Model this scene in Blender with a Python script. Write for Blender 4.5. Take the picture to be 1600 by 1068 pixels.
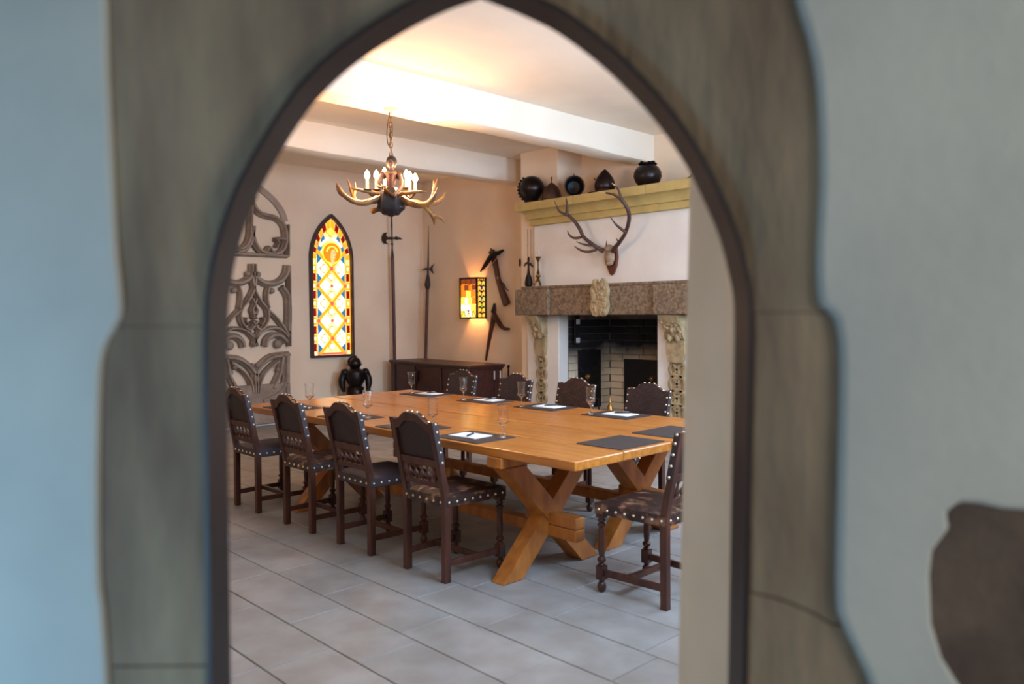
import bpy, math, random
from mathutils import Vector, Matrix
from mathutils.geometry import tessellate_polygon
random.seed(7)
for o in list(bpy.data.objects): bpy.data.objects.remove(o)
SC = bpy.context.scene
COL = SC.collection
# ------------------------------------------------------------------ camera
YAW, PIT, ROL, FPX, CH = math.radians(44.17), math.radians(-2.0254), math.radians(-0.4117), 1227.44, 1.42
fw = Vector((math.sin(YAW)*math.cos(PIT), math.cos(YAW)*math.cos(PIT), math.sin(PIT)))
r0 = Vector((math.cos(YAW), -math.sin(YAW), 0)); u0 = r0.cross(fw)
RI = r0*math.cos(ROL)+u0*math.sin(ROL); UP = -r0*math.sin(ROL)+u0*math.cos(ROL)
CAM = Vector((0, 0, CH))
cd = bpy.data.cameras.new('camera'); cam = bpy.data.objects.new('camera', cd); COL.objects.link(cam)
cam.matrix_world = Matrix(((RI.x, UP.x, -fw.x, 0), (RI.y, UP.y, -fw.y, 0), (RI.z, UP.z, -fw.z, CH), (0, 0, 0, 1)))
cd.sensor_fit = 'HORIZONTAL'; cd.sensor_width = 36; cd.lens = FPX/1600*36; cd.clip_start = 0.05; cd.clip_end = 200
cd.dof.use_dof = True; cd.dof.focus_distance = 5.8; cd.dof.aperture_fstop = 1.75
SC.camera = cam
# ------------------------------------------------------------------ world, assumed window daylight, added hall fills, exposure
W = bpy.data.worlds.new('world'); SC.world = W; W.use_nodes = True
bg = W.node_tree.nodes['Background']; bg.inputs[0].default_value = (0.80, 0.80, 0.76, 1); bg.inputs[1].default_value = 0.31
SC.view_settings.view_transform = 'Standard'; SC.view_settings.look = 'None'
SC.view_settings.exposure = 0.35; SC.view_settings.gamma = 1.0; SC.view_settings.use_curve_mapping = False
def area(name, loc, to, sx, sy, power, col):
    l = bpy.data.lights.new(name, 'AREA'); l.shape = 'RECTANGLE'; l.size = sx; l.size_y = sy; l.energy = power; l.color = col
    o = bpy.data.objects.new(name, l); COL.objects.link(o); o.location = loc
    o.rotation_euler = (Vector(to)-Vector(loc)).to_track_quat('-Z', 'Y').to_euler(); return o
DAY = (0.52, 0.74, 1.0)
area('assumed_window_light_a', (2.9, 0.80, 2.2), (2.9, 4.0, 1.75), 1.25, 1.45, 128, DAY)  # assumed daylight through an unseen opening in the near wall
area('assumed_window_light_b', (5.6, 0.80, 2.2), (5.4, 4.5, 1.8), 1.25, 1.45, 172, DAY)  # second assumed daylight lamp, at the other near-wall opening, also unseen
area('added_hall_blue_fill', (-0.95, 0.85, 0.55), (0.0, 1.85, 0.85), 0.5, 1.0, 19, (0.33, 0.67, 1.0))  # added blue fill lamp for the left hall plaster, no window built
area('hall_side_fill', (2.0, -1.9, 1.7), (1.2, 0.6, 1.4), 1.2, 1.4, 32, (1.0, 0.93, 0.83))  # added warm fill lamp that brightens the right-hand hall plaster, no window behind it
# ------------------------------------------------------------------ helpers: pixel rays to points on real planes
def ray(px, py): return (RI*((px-800)/FPX) - UP*((py-534)/FPX) + fw)
def onx(px, py, X): d = ray(px, py); return CAM + d*(X/d.x)
def ony(px, py, Y): d = ray(px, py); return CAM + d*(Y/d.y)
def onz(px, py, Z): d = ray(px, py); return CAM + d*((Z-CH)/d.z)
NH = Vector((math.sin(YAW), math.cos(YAW), 0)); RH = Vector((math.cos(YAW), -math.sin(YAW), 0))
def ond(px, py, D): d = ray(px, py); return CAM + d*(D/d.dot(NH))
def lin(c):
    return tuple((x/255/12.92 if x/255 <= 0.04045 else ((x/255+0.055)/1.055)**2.4) for x in c[:3])+(1,)
# ------------------------------------------------------------------ materials
MATS = {}
def M(name, col, rough=0.6, metal=0.0, var=None, scale=6, detail=4, bump=0.0, bscale=60, stretch=(1, 1, 1), emit=None, estr=0, trans=0, rnd=0.0, lo=.35, hi=.65, coat=0):
    if name in MATS: return MATS[name]
    m = bpy.data.materials.new(name); m.use_nodes = True; nt = m.node_tree; N = nt.nodes; L = nt.links
    b = N['Principled BSDF']; b.inputs['Roughness'].default_value = rough; b.inputs['Metallic'].default_value = metal
    b.inputs['Base Color'].default_value = lin(col)
    tc = N.new('ShaderNodeTexCoord'); mp = N.new('ShaderNodeMapping'); mp.inputs['Scale'].default_value = stretch
    L.new(tc.outputs['Object'], mp.inputs['Vector'])
    out = None
    if var:
        n = N.new('ShaderNodeTexNoise'); n.inputs['Scale'].default_value = scale; n.inputs['Detail'].default_value = detail
        L.new(mp.outputs[0], n.inputs['Vector'])
        r = N.new('ShaderNodeValToRGB'); r.color_ramp.elements[0].position = lo; r.color_ramp.elements[1].position = hi
        r.color_ramp.elements[0].color = lin(col); r.color_ramp.elements[1].color = lin(var)
        L.new(n.outputs['Fac'], r.inputs[0]); out = r.outputs[0]
    if rnd:
        oi = N.new('ShaderNodeObjectInfo'); hs = N.new('ShaderNodeHueSaturation'); ma = N.new('ShaderNodeMath'); ma.operation = 'MULTIPLY_ADD'
        ma.inputs[1].default_value = rnd; ma.inputs[2].default_value = 1-rnd/2
        L.new(oi.outputs['Random'], ma.inputs[0]); L.new(ma.outputs[0], hs.inputs['Value'])
        if out: L.new(out, hs.inputs['Color'])
        else: hs.inputs['Color'].default_value = lin(col)
        out = hs.outputs[0]
    if out: L.new(out, b.inputs['Base Color'])
    if bump:
        n2 = N.new('ShaderNodeTexNoise'); n2.inputs['Scale'].default_value = bscale; n2.inputs['Detail'].default_value = 5
        L.new(mp.outputs[0], n2.inputs['Vector'])
        bp = N.new('ShaderNodeBump'); bp.inputs['Strength'].default_value = bump; bp.inputs['Distance'].default_value = 0.02
        L.new(n2.outputs['Fac'], bp.inputs['Height']); L.new(bp.outputs[0], b.inputs['Normal'])
    if emit: b.inputs['Emission Color'].default_value = lin(emit); b.inputs['Emission Strength'].default_value = estr
    if trans: b.inputs['Transmission Weight'].default_value = trans; b.inputs['IOR'].default_value = 1.45
    if coat: b.inputs['Coat Weight'].default_value = coat; b.inputs['Coat Roughness'].default_value = 0.12
    MATS[name] = m; return m
m_wall = M('wall_plaster', (241, 217, 192), .9, var=(233, 207, 182), scale=1.6, bump=.12, bscale=7)
m_ceil = M('ceiling_plaster', (244, 229, 211), .9, var=(236, 219, 200), scale=1.2, bump=.12, bscale=5)
m_hallw = M('hall_plaster', (172, 176, 172), .92, var=(160, 165, 163), scale=3, bump=.1, bscale=30)
m_white = M('white_plaster', (236, 228, 220), .9, var=(226, 216, 208), scale=2, bump=.05, bscale=12)
m_arch = M('arch_sandstone', (144, 128, 106), .92, var=(100, 85, 72), scale=5, detail=7, bump=.3, bscale=26, stretch=(1.6, 1.6, .45), lo=.3, hi=.72)
m_rubble = M('wall_stone', (92, 78, 68), .95, var=(70, 58, 52), scale=7, bump=.35, bscale=22)
m_iron = M('iron_frame', (34, 24, 29), .5, metal=.1, var=(27, 19, 23), scale=9)
m_grout = M('floor_mortar', (112, 102, 98), .95, var=(98, 88, 84), scale=12)
m_tile = M('floor_sandstone', (160, 157, 156), .55, var=(143, 138, 134), scale=4.5, detail=7, bump=.06, bscale=26, rnd=.11)
m_table = M('oak_table', (200, 128, 54), .30, var=(172, 100, 36), scale=5, detail=6, stretch=(7, .55, 7), bump=.02, bscale=24, rnd=.10, coat=.25)
m_leg = M('oak_trestle', (190, 120, 54), .36, var=(158, 92, 40), scale=5, stretch=(3, 3, 1), bump=.03, bscale=30, rnd=.08)
m_darkoak = M('dark_oak', (90, 50, 37), .38, var=(62, 33, 26), scale=7, stretch=(3, 3, .6), bump=.04, bscale=40)
m_leather = M('black_leather', (44, 30, 31), .48, var=(33, 22, 25), scale=9, bump=.15, bscale=70)
m_leathb = M('blue_black_leather', (60, 48, 54), .45, var=(46, 37, 43), scale=9, bump=.12, bscale=80)
m_worn = M('worn_leather', (54, 33, 30), .5, var=(158, 112, 86), scale=15, detail=9, bump=.4, bscale=40, stretch=(1.6, .8, 1), lo=.52, hi=.68)
m_brass = M('brass_nails', (232, 214, 186), .3, metal=.8)
m_gold = M('aged_brass', (150, 106, 52), .34, metal=.85, var=(92, 60, 30), scale=20)
m_mat = M('placemat_leather', (50, 42, 44), .62, bump=.06, bscale=180)
m_paper = M('white_paper', (238, 240, 246), .8)
m_black = M('black_plastic', (18, 18, 22), .35)
m_glass = M('clear_glass', (255, 255, 255), .0, trans=1)
m_trac = M('tracery_stone', (170, 149, 132), .9, var=(138, 119, 105), scale=6, bump=.3, bscale=40)
m_trac2 = M('tracery_pale_stone', (178, 158, 142), .9, var=(164, 144, 130), scale=5, bump=.1, bscale=30)
m_lint = M('lintel_stone', (150, 126, 100), .92, var=(100, 80, 64), scale=34, detail=10, bump=.5, bscale=60, lo=.36, hi=.66)
m_carv = M('carved_stone', (184, 160, 122), .9, var=(152, 128, 94), scale=14, bump=.4, bscale=45)
m_corn = M('cornice_stone', (196, 170, 106), .9, var=(184, 156, 96), scale=5, bump=.06, bscale=30, rnd=.05)
m_steel = M('dark_steel', (58, 44, 42), .34, metal=.75, var=(36, 28, 30), scale=6)
m_steelb = M('brown_steel', (92, 64, 50), .42, metal=.6, var=(60, 42, 38), scale=9)
m_blackm = M('black_iron', (22, 18, 20), .5, metal=.4)
m_wood = M('weapon_wood', (92, 44, 32), .42, var=(62, 28, 22), scale=8, stretch=(3, 3, .7))
m_chest = M('chest_wood', (74, 34, 26), .42, var=(50, 22, 18), scale=5, stretch=(3, 1, 3), bump=.06, bscale=30)
m_antl = M('antler_gold', (158, 108, 54), .42, var=(74, 44, 26), scale=6, bump=.15, bscale=40)
m_antd = M('antler_dark', (84, 54, 46), .5, var=(60, 38, 34), scale=16, bump=.25, bscale=60)
m_antt = M('antler_tip', (196, 164, 126), .5)
m_bone = M('skull_bone', (174, 148, 122), .7, var=(140, 110, 88), scale=24, bump=.2)
m_shield = M('shield_wood', (112, 56, 32), .4, var=(84, 38, 24), scale=9)
m_candle = M('candle_sleeve', (250, 226, 176), .5, emit=(255, 196, 110), estr=.9)
m_bulb = M('bulb_glow', (255, 230, 190), .4, emit=(255, 214, 150), estr=42)
m_chain = M('chain_brass', (112, 78, 42), .35, metal=.8)
m_skin = M('carved_skin', (86, 63, 54), .65)
m_hair = M('carved_hair', (20, 11, 9), .7)
m_bodice = M('painted_bodice', (78, 30, 17), .6, var=(60, 22, 13), scale=20)
m_skirt = M('painted_skirt', (28, 24, 29), .45, bump=.2, bscale=30)
m_lace = M('painted_lace', (190, 168, 140), .6)
m_bronze = M('dark_bronze', (48, 38, 36), .33, metal=.7, var=(30, 24, 26), scale=8)
m_soot = M('fire_plate', (26, 24, 28), .55, metal=.3, bump=.5, bscale=40)
m_chrome = M('steel_clip', (214, 214, 218), .35, metal=.2)
m_bottle = M('blue_white_enamel', (196, 204, 232), .3)
# brick with a soot stain that starts at an uneven height
def soot_brick():
    m = bpy.data.materials.new('fire_brick'); m.use_nodes = True; nt = m.node_tree; N = nt.nodes; L = nt.links; b = N['Principled BSDF']
    b.inputs['Roughness'].default_value = .9
    g = N.new('ShaderNodeNewGeometry'); s = N.new('ShaderNodeSeparateXYZ'); L.new(g.outputs['Position'], s.inputs[0])
    n = N.new('ShaderNodeTexNoise'); n.inputs['Scale'].default_value = 2.2; n.inputs['Detail'].default_value = 5; L.new(g.outputs['Position'], n.inputs['Vector'])
    a = N.new('ShaderNodeMath'); a.operation = 'MULTIPLY_ADD'; a.inputs[1].default_value = .35; L.new(n.outputs['Fac'], a.inputs[0]); L.new(s.outputs['Z'], a.inputs[2])
    r = N.new('ShaderNodeValToRGB'); e = r.color_ramp.elements
    mr = N.new('ShaderNodeMapRange'); mr.inputs['From Min'].default_value = .78; mr.inputs['From Max'].default_value = 1.26
    L.new(a.outputs[0], mr.inputs['Value']); L.new(mr.outputs[0], r.inputs[0])
    e[0].position = .15; e[0].color = lin((236, 216, 186)); e[1].position = .85; e[1].color = lin((30, 24, 28))
    hs = N.new('ShaderNodeHueSaturation'); oi = N.new('ShaderNodeObjectInfo'); ma = N.new('ShaderNodeMath'); ma.operation = 'MULTIPLY_ADD'
    ma.inputs[1].default_value = .2; ma.inputs[2].default_value = .9; L.new(oi.outputs['Random'], ma.inputs[0]); L.new(ma.outputs[0], hs.inputs['Value'])
    L.new(r.outputs[0], hs.inputs['Color']); L.new(hs.outputs[0], b.inputs['Base Color']); return m
m_brick = soot_brick()
m_mort = M('hearth_mortar', (120, 112, 104), .95, var=(100, 92, 86), scale=9)
def G(name, col, s): return M('glass_'+name, col, .25, emit=col, estr=s*.8)
g_white = G('cream', (255, 240, 206), 1.25); g_gold = G('gold', (240, 168, 30), 1.0); g_blue = G('blue', (36, 118, 170), .75)
g_red = G('ruby', (150, 12, 12), .6); g_rose = G('rose', (214, 96, 78), .9); g_green = G('green', (150, 190, 56), .8)
g_amber = G('amber', (226, 128, 22), 1.0); g_brown = G('brown', (150, 62, 14), .55); g_yel = G('yellow', (255, 206, 74), 1.8)
g_hot = G('hot', (255, 232, 160), 2.6); g_deep = G('deep', (52, 70, 190), .7); g_skin = G('face', (240, 190, 120), 1.0); g_teal = G('teal', (60, 170, 150), .8)
# ------------------------------------------------------------------ mesh builder
def crom(pts, n=6):
    P = [Vector(p) for p in pts]; out = []
    for i in range(len(P)-1):
        a = P[i-1] if i else P[i]*2-P[i+1]; b = P[i]; c = P[i+1]; d = P[i+2] if i+2 < len(P) else P[i+1]*2-P[i]
        for k in range(n):
            t = k/n; out.append(.5*((2*b)+(c-a)*t+(2*a-5*b+4*c-d)*t*t+(3*b-a-3*c+d)*t**3))
    out.append(P[-1]); return out
def lerp_list(r, n):
    if not isinstance(r, (list, tuple)): return [r]*n
    o = []
    for i in range(n):
        t = i/(n-1)*(len(r)-1); k = min(int(t), len(r)-2); o.append(r[k]+(r[k+1]-r[k])*(t-k))
    return o
class MB:
    def __init__(s): s.v = []; s.f = []
    def add(s, vs, fs):
        b = len(s.v); s.v += [Vector(p) for p in vs]; s.f += [tuple(i+b for i in f) for f in fs]; return s
    def box(s, x0, x1, y0, y1, z0, z1):
        return s.add([(x0, y0, z0), (x1, y0, z0), (x1, y1, z0), (x0, y1, z0), (x0, y0, z1), (x1, y0, z1), (x1, y1, z1), (x0, y1, z1)],
                     [(0, 3, 2, 1), (4, 5, 6, 7), (0, 1, 5, 4), (1, 2, 6, 5), (2, 3, 7, 6), (3, 0, 4, 7)])
    def beam(s, p0, p1, w, h, up=(0, 0, 1), w1=None, h1=None):
        p0 = Vector(p0); p1 = Vector(p1); d = (p1-p0).normalized(); sd = d.cross(Vector(up)).normalized(); u = sd.cross(d)
        w1 = w if w1 is None else w1; h1 = h if h1 is None else h1; vs = []
        for p, a, b in ((p0, w, h), (p1, w1, h1)):
            vs += [p-sd*a/2-u*b/2, p+sd*a/2-u*b/2, p+sd*a/2+u*b/2, p-sd*a/2+u*b/2]
        return s.add(vs, [(3, 2, 1, 0), (4, 5, 6, 7), (0, 1, 5, 4), (1, 2, 6, 5), (2, 3, 7, 6), (3, 0, 4, 7)])
    def lathe(s, prof, n=16, loc=(0, 0, 0), mat=None, sx=1, sy=1):
        vs = []; fs = []; loc = Vector(loc)
        for r, z in prof:
            for k in range(n):
                a = 2*math.pi*k/n; p = Vector((r*math.cos(a)*sx, r*math.sin(a)*sy, z))
                vs.append((mat @ p if mat else p)+loc)
        for i in range(len(prof)-1):
            for k in range(n):
                k2 = (k+1) % n; fs.append((i*n+k, i*n+k2, (i+1)*n+k2, (i+1)*n+k))
        if prof[0][0] > 1e-6: fs.append(tuple(range(n-1, -1, -1)))
        if prof[-1][0] > 1e-6: fs.append(tuple((len(prof)-1)*n+k for k in range(n)))
        return s.add(vs, fs)
    def tube(s, pts, rad, n=8, smooth=0, flat=1.0):
        P = crom(pts, smooth) if smooth else [Vector(p) for p in pts]
        R = lerp_list(rad, len(P)); vs = []; fs = []; prev = None
        for i, p in enumerate(P):
            d = (P[min(i+1, len(P)-1)]-P[max(i-1, 0)]).normalized()
            if prev is None:
                up = Vector((0, 0, 1)) if abs(d.z) < .9 else Vector((1, 0, 0)); sd = d.cross(up).normalized()
            else: sd = (prev-d*prev.dot(d)).normalized()
            prev = sd; u = d.cross(sd)
            for k in range(n):
                a = 2*math.pi*k/n; vs.append(p+sd*math.cos(a)*R[i]+u*math.sin(a)*R[i]*flat)
        for i in range(len(P)-1):
            for k in range(n):
                k2 = (k+1) % n; fs.append((i*n+k, i*n+k2, (i+1)*n+k2, (i+1)*n+k))
        fs.append(tuple(range(n-1, -1, -1))); fs.append(tuple((len(P)-1)*n+k for k in range(n)))
        return s.add(vs, fs)
    def ell(s, c, r, nu=14, nv=9, mat=None):
        c = Vector(c); vs = []; fs = []
        for j in range(nv+1):
            t = math.pi*j/nv
            for i in range(nu):
                a = 2*math.pi*i/nu; p = Vector((r[0]*math.sin(t)*math.cos(a), r[1]*math.sin(t)*math.sin(a), -r[2]*math.cos(t)))
                vs.append((mat @ p if mat else p)+c)
        for j in range(nv):
            for i in range(nu):
                i2 = (i+1) % nu; fs.append((j*nu+i, j*nu+i2, (j+1)*nu+i2, (j+1)*nu+i))
        return s.add(vs, fs)
    def prism(s, outer, off, holes=()):
        """outer/holes: lists of 3D points in a plane; off: extrusion vector"""
        off = Vector(off); loops = [[Vector(p) for p in outer]]+[[Vector(p) for p in h] for h in holes]
        flat = [p for l in loops for p in l]; tris = tessellate_polygon(loops); n = len(flat)
        s.add(flat+[p+off for p in flat], []); b = len(s.v)-2*n
        nrm = Vector((0, 0, 0))
        for t in tris: nrm += (flat[t[1]]-flat[t[0]]).cross(flat[t[2]]-flat[t[0]])
        fl = nrm.dot(off) > 0
        for t in tris:
            a = tuple(b+i for i in t); c = tuple(b+n+i for i in t)
            s.f.append(a[::-1] if fl else a); s.f.append(c if fl else c[::-1])
        st = 0
        for l in loops:
            m = len(l)
            for i in range(m):
                j = (i+1) % m; s.f.append((b+st+i, b+st+j, b+n+st+j, b+n+st+i))
            st += m
        return s
    def build(s, name, mat, parent=None, smooth=False, bevel=0.0, world=False, fix=False):
        me = bpy.data.meshes.new(name); v = s.v
        if parent is not None and world:
            inv = Matrix.LocRotScale(parent.location, parent.rotation_euler, None).inverted()
            p = parent.parent
            if p is not None: inv = inv @ Matrix.LocRotScale(p.location, p.rotation_euler, None).inverted()
            v = [inv @ q for q in v]
        me.from_pydata([tuple(q) for q in v], [], s.f)
        if fix:
            import bmesh
            bm = bmesh.new(); bm.from_mesh(me); bmesh.ops.recalc_face_normals(bm, faces=bm.faces); bm.to_mesh(me); bm.free()
        me.materials.append(mat)
        if smooth:
            for p in me.polygons: p.use_smooth = True
            try: me.set_sharp_from_angle(angle=math.radians(38))
            except Exception: pass
        o = bpy.data.objects.new(name, me); COL.objects.link(o)
        if parent is not None: o.parent = parent
        if bevel:
            b = o.modifiers.new('edge', 'BEVEL'); b.width = bevel; b.segments = 2; b.limit_method = 'ANGLE'; b.angle_limit = math.radians(35)
        return o
def tag(o, label, cat, group=None):
    o['label'] = label; o['category'] = cat
    if group: o['group'] = group
    return o
def thing(name, label, cat, loc=(0, 0, 0), rotz=0, group=None):
    o = bpy.data.objects.new(name, None); COL.objects.link(o); o.location = loc; o.rotation_euler = (0, 0, rotz); o.empty_display_size = .1
    return tag(o, label, cat, group)
def struct(o): o['kind'] = 'structure'; return o
def stuff(o): o['kind'] = 'stuff'; return o
def dup(root, loc, rotz, label, skip=()):
    r = root.copy(); COL.objects.link(r); r.location = loc; r.rotation_euler = (0, 0, rotz); r['label'] = label
    for ch in list(root.children):
        c = ch.copy(); COL.objects.link(c); c.parent = r
        for g in ch.children:
            d = g.copy(); COL.objects.link(d); d.parent = c
    return r
# ================================================================== THE SETTING
YB, XR, XL, YN, ZC = 9.58, 7.42, 0.50, 0.95, 3.43
floor = struct(MB().box(-3, 8.3, -3, 10.0, -.2, -.012).build('floor', m_grout))
ROWS = {0: [2.93, 3.615], 1: [2.71, 3.295], 2: [2.185, 2.834, 3.507], 3: [1.884, 2.629, 3.137, 3.87, 4.63], 4: [1.955, 2.475], 5: [2.653]}
tiles = []
for k in range(-3, 20):
    x0 = 1.447+.3018*k; x1 = x0+.3018
    js = sorted(ROWS.get(k, [2.0+random.random()*.6]))
    while js[0] > .9: js.insert(0, js[0]-random.choice([.51, .58, .66, .74]))
    while js[-1] < YB: js.append(js[-1]+random.choice([.51, .58, .66, .74]))
    for a, b in zip(js[:-1], js[1:]):
        if b < 1.0 or x0 > XR-.02: continue
        tiles.append((x0, min(x1, XR), a, min(b, YB)))
def in_view(t):
    for X in (t[0], t[1]):
        for Y in (t[2], t[3]):
            q = Vector((X, Y, 0))-CAM; dz = q.dot(fw)
            if dz > .5 and 330 < 800+FPX*q.dot(RI)/dz < 1100 and 534-FPX*q.dot(UP)/dz < 1110: return True
    return False
vis = sorted([t for t in tiles if in_view(t)], key=lambda t: (t[0]+t[1])**2+(t[2]+t[3])**2)
near = vis[:285]; ns = set(near); rest = MB()
def tile_mb(mb, t, dz):
    x0, x1, y0, y1 = t[0]+.0028, t[1]-.0028, t[2]+.0022, t[3]-.0022; e = .0025
    return mb.add([(x0, y0, -.02), (x1, y0, -.02), (x1, y1, -.02), (x0, y1, -.02), (x0, y0, dz-e), (x1, y0, dz-e), (x1, y1, dz-e), (x0, y1, dz-e),
                   (x0+e, y0+e, dz), (x1-e, y0+e, dz), (x1-e, y1-e, dz), (x0+e, y1-e, dz)],
                  [(0, 1, 5, 4), (1, 2, 6, 5), (2, 3, 7, 6), (3, 0, 4, 7), (4, 5, 9, 8), (5, 6, 10, 9), (6, 7, 11, 10), (7, 4, 8, 11), (8, 9, 10, 11)])
for t in tiles:
    if t in ns: tile_mb(MB(), t, random.uniform(-.0012, .0)).build('tile', m_tile, floor)
    else: tile_mb(rest, t, -.001)
stuff(rest.build('tile_field', m_tile, floor))
wall_back = struct(MB().box(.2, 8.1, YB, YB+.4, -.02, 3.8).build('wall_back', m_wall))
wl = MB(); wl.prism([Vector((XL, 1.44, -.02)), Vector((XL, YB+.2, -.02)), Vector((.2, YB+.2, -.02)), Vector((.2, 1.76, -.02))], (0, 0, 3.8)); struct(wl.build('wall_left', m_wall, fix=True))
OY0, OY1 = 4.916, 6.334
wr = MB(); wr.box(XR, XR+.62, .6, OY0-.06, -.02, 3.8); wr.box(XR, XR+.62, OY1+.06, YB+.2, -.02, 3.8); wr.box(XR, XR+.62, OY0-.06, OY1+.06, 1.41, 3.8)
wall_right = struct(wr.build('wall_right', m_wall))
WIN = [(2.3, 3.5), (5.0, 6.2)]  # assumed openings, out of view, cut for the daylight lamps
wn = MB(); B = NH*1.70+RH*.389; NY0, NY1 = .62, YN
xs = [1.9]+[a for w in WIN for a in w]+[XR+.2]
for i in range(0, len(xs)-1, 2): wn.box(xs[i], xs[i+1], NY0, NY1, -.02, 3.8)
for a, b in WIN: wn.box(a, b, NY0, NY1, -.02, 1.5); wn.box(a, b, NY0, NY1, 2.9, 3.8)
wn.prism([Vector((1.95, YN, -.02)), Vector((1.95, .3, -.02)), NH*1.372+RH*.60+Vector((0, 0, -.02)), NH*1.372+RH*.397+Vector((0, 0, -.02)), NH*1.70+RH*.357+Vector((0, 0, -.02))][::1], (0, 0, .001))
wall_near = struct(wn.build('wall_front', m_wall))
# plaster reveal at the right of the doorway, leaning a little
rv = MB(); zz = (-.02, 3.7)
def P(u, d, z): q = NH*d+RH*u; return Vector((q.x, q.y, z))
lo_ = [P(.392, 1.372, zz[0]), P(.340, 1.69, zz[0]), Vector((1.95, YN, zz[0])), Vector((1.95, .25, zz[0]))]
hi_ = [P(.402, 1.372, zz[1]), P(.428, 1.69, zz[1]), Vector((1.95, YN, zz[1])), Vector((1.95, .25, zz[1]))]
rv.add(lo_+hi_, [(0, 3, 2, 1), (4, 5, 6, 7), (0, 1, 5, 4), (1, 2, 6, 5), (2, 3, 7, 6), (3, 0, 4, 7)])
struct(rv.build('wall_reveal', M('reveal_plaster', (210, 190, 166), .92, var=(200, 180, 156), scale=3, bump=.06, bscale=14), bevel=.012))
for i, (a, b) in enumerate(WIN):  # assumed windows: frames set in the unseen near-wall openings
    w = bpy.data.objects.new('window_%d' % (i+1), None); COL.objects.link(w); w.location = (a, NY1, 1.5); struct(w)
    f = MB()
    for x in (a+.02, (a+b)/2, b-.02): f.box(x-.02, x+.02, .88, .92, 1.5, 2.9)
    for z in (1.52, 2.2, 2.88): f.box(a, b, .88, .92, z-.02, z+.02)
    f.build('window_frame', m_white, w, world=True)
ceiling = struct(MB().box(.2, 8.1, .3, YB+.3, ZC, ZC+.3).build('ceiling', m_ceil))
def beam_mb(y0, y1, zb):
    mb = MB(); n = 40; prof = [(y0, ZC+.05), (y0, zb+.035), (y0+.012, zb+.010), (y0+.04, zb), (y1-.04, zb), (y1-.012, zb+.010), (y1, zb+.035), (y1, ZC+.05)]
    vs = []; fs = []
    for i in range(n+1):
        x = XL+(XR-XL)*i/n
        for (y, z) in prof:
            w = .009*math.sin(x*2.1+y*5)+.006*math.sin(x*5.3)
            vs.append((x, y+w*.7, z+(w if z < ZC else 0)))
    m = len(prof)
    for i in range(n):
        for k in range(m-1): fs.append((i*m+k, (i+1)*m+k, (i+1)*m+k+1, i*m+k+1))
    return mb.add(vs, fs)
for y0, y1, zb in ((5.31, 5.60, 3.125), (7.34, 7.63, 3.125), (3.2, 3.5, 3.16)):
    if y0 > 3.3: beam_mb(y0, y1, zb).build('ceiling_beam', m_ceil, ceiling, smooth=True)
# ------------------------------------------------------------------ doorway wall, its stones and iron frame
D0, DS, DF0, DF1 = 1.268, 1.284, 1.278, 1.366
def U(px, py, d): return ond(px, py, d)
L_out = [(324, 1150), (323, 1068), (318.7, 760), (317.5, 533), (322.6, 448), (336.6, 375), (363, 300), (393, 241), (438, 168), (477, 118), (540, 62), (620, 10), (690, -24), (748, -44)]
R_out = [(1166, 1150), (1168.5, 1068), (1174, 768), (1177.7, 580), (1177.7, 471), (1168, 415), (1151, 353), (1128, 300), (1099, 241), (1054, 174), (1006, 119), (950, 66), (880, 14), (815, -18), (748, -44)]
out3 = crom([U(x, y, DF0) for x, y in L_out], 5)+list(reversed(crom([U(x, y, DF0) for x, y in R_out], 5)))[1:]
door = bpy.data.objects.new('door_1', None); COL.objects.link(door); q = NH*1.3; door.location = (q.x, q.y, 0); struct(door); door['label'] = 'pointed stone doorway with a dark iron edge frame'
# extend frame to the floor
out3[0] = Vector((out3[0].x, out3[0].y, 0)); out3[-1] = Vector((out3[-1].x, out3[-1].y, 0))
def inward(pts, t):
    res = []; c = NH*DF0
    for i, p in enumerate(pts):
        a = pts[max(i-1, 0)]; b = pts[min(i+1, len(pts)-1)]; d = (b-a).normalized(); n = d.cross(NH).normalized()
        res.append(p+n*t)
    return res
mid = U(748, 500, DF0); in3 = inward(out3, .008)
if (in3[20]-mid).length > (out3[20]-mid).length: in3 = inward(out3, -.008)
fr = MB(); n = len(out3); fr.add(out3+in3+[p+NH*(DF1-DF0) for p in in3]+[p+NH*(DF1-DF0) for p in out3], [])
for i in range(n-1):
    for a, b in ((0, 1), (1, 2), (2, 3), (3, 0)): fr.f.append((a*n+i, a*n+i+1, b*n+i+1, b*n+i))
fr.build('iron_frame', m_iron, door, smooth=True, world=True)
SL = [(165, 1150), (165, 1068), (158, 960), (152, 900), (150, 760), (153, 600), (160, 545), (176, 512), (186, 488), (184, 440), (178, 380), (172, 250), (165, 100), (163, 0), (160, -80), (220, -220)]
SR = [(1385, 1150), (1362, 1068), (1345, 1030), (1322, 980), (1312, 940), (1313, 800), (1318, 580), (1312, 510), (1300, 488), (1285, 470), (1281, 400), (1286, 280), (1282, 140), (1268, 60), (1250, 0), (1240, -80), (1180, -220)]
sl = crom([U(x, y, D0) for x, y in SL], 4); sr = crom([U(x, y, D0) for x, y in SR], 4)
def pl(u, z, d=D0): return P(u, d, z)
hole = [Vector((sl[0].x, sl[0].y, -.02))]+sl+list(reversed(sr))+[Vector((sr[0].x, sr[0].y, -.02))]
outer = [pl(-1.75, -.02)]+[pl(-1.75, 3.7), pl(2.3, 3.7), pl(2.3, -.02)]+list(reversed(hole))
PATCH = [(1487, 825), (1482, 800), (1500, 786), (1530, 788), (1565, 796), (1620, 800), (1680, 815), (1720, 880), (1725, 990), (1690, 1080), (1620, 1130), (1540, 1120), (1500, 1068), (1476, 1030), (1459, 975), (1456, 900), (1460, 862), (1474, 842)]
ph = [U(x, y, D0) for x, y in PATCH]
wd = MB().prism(outer, NH*.10, holes=[ph])
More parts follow.
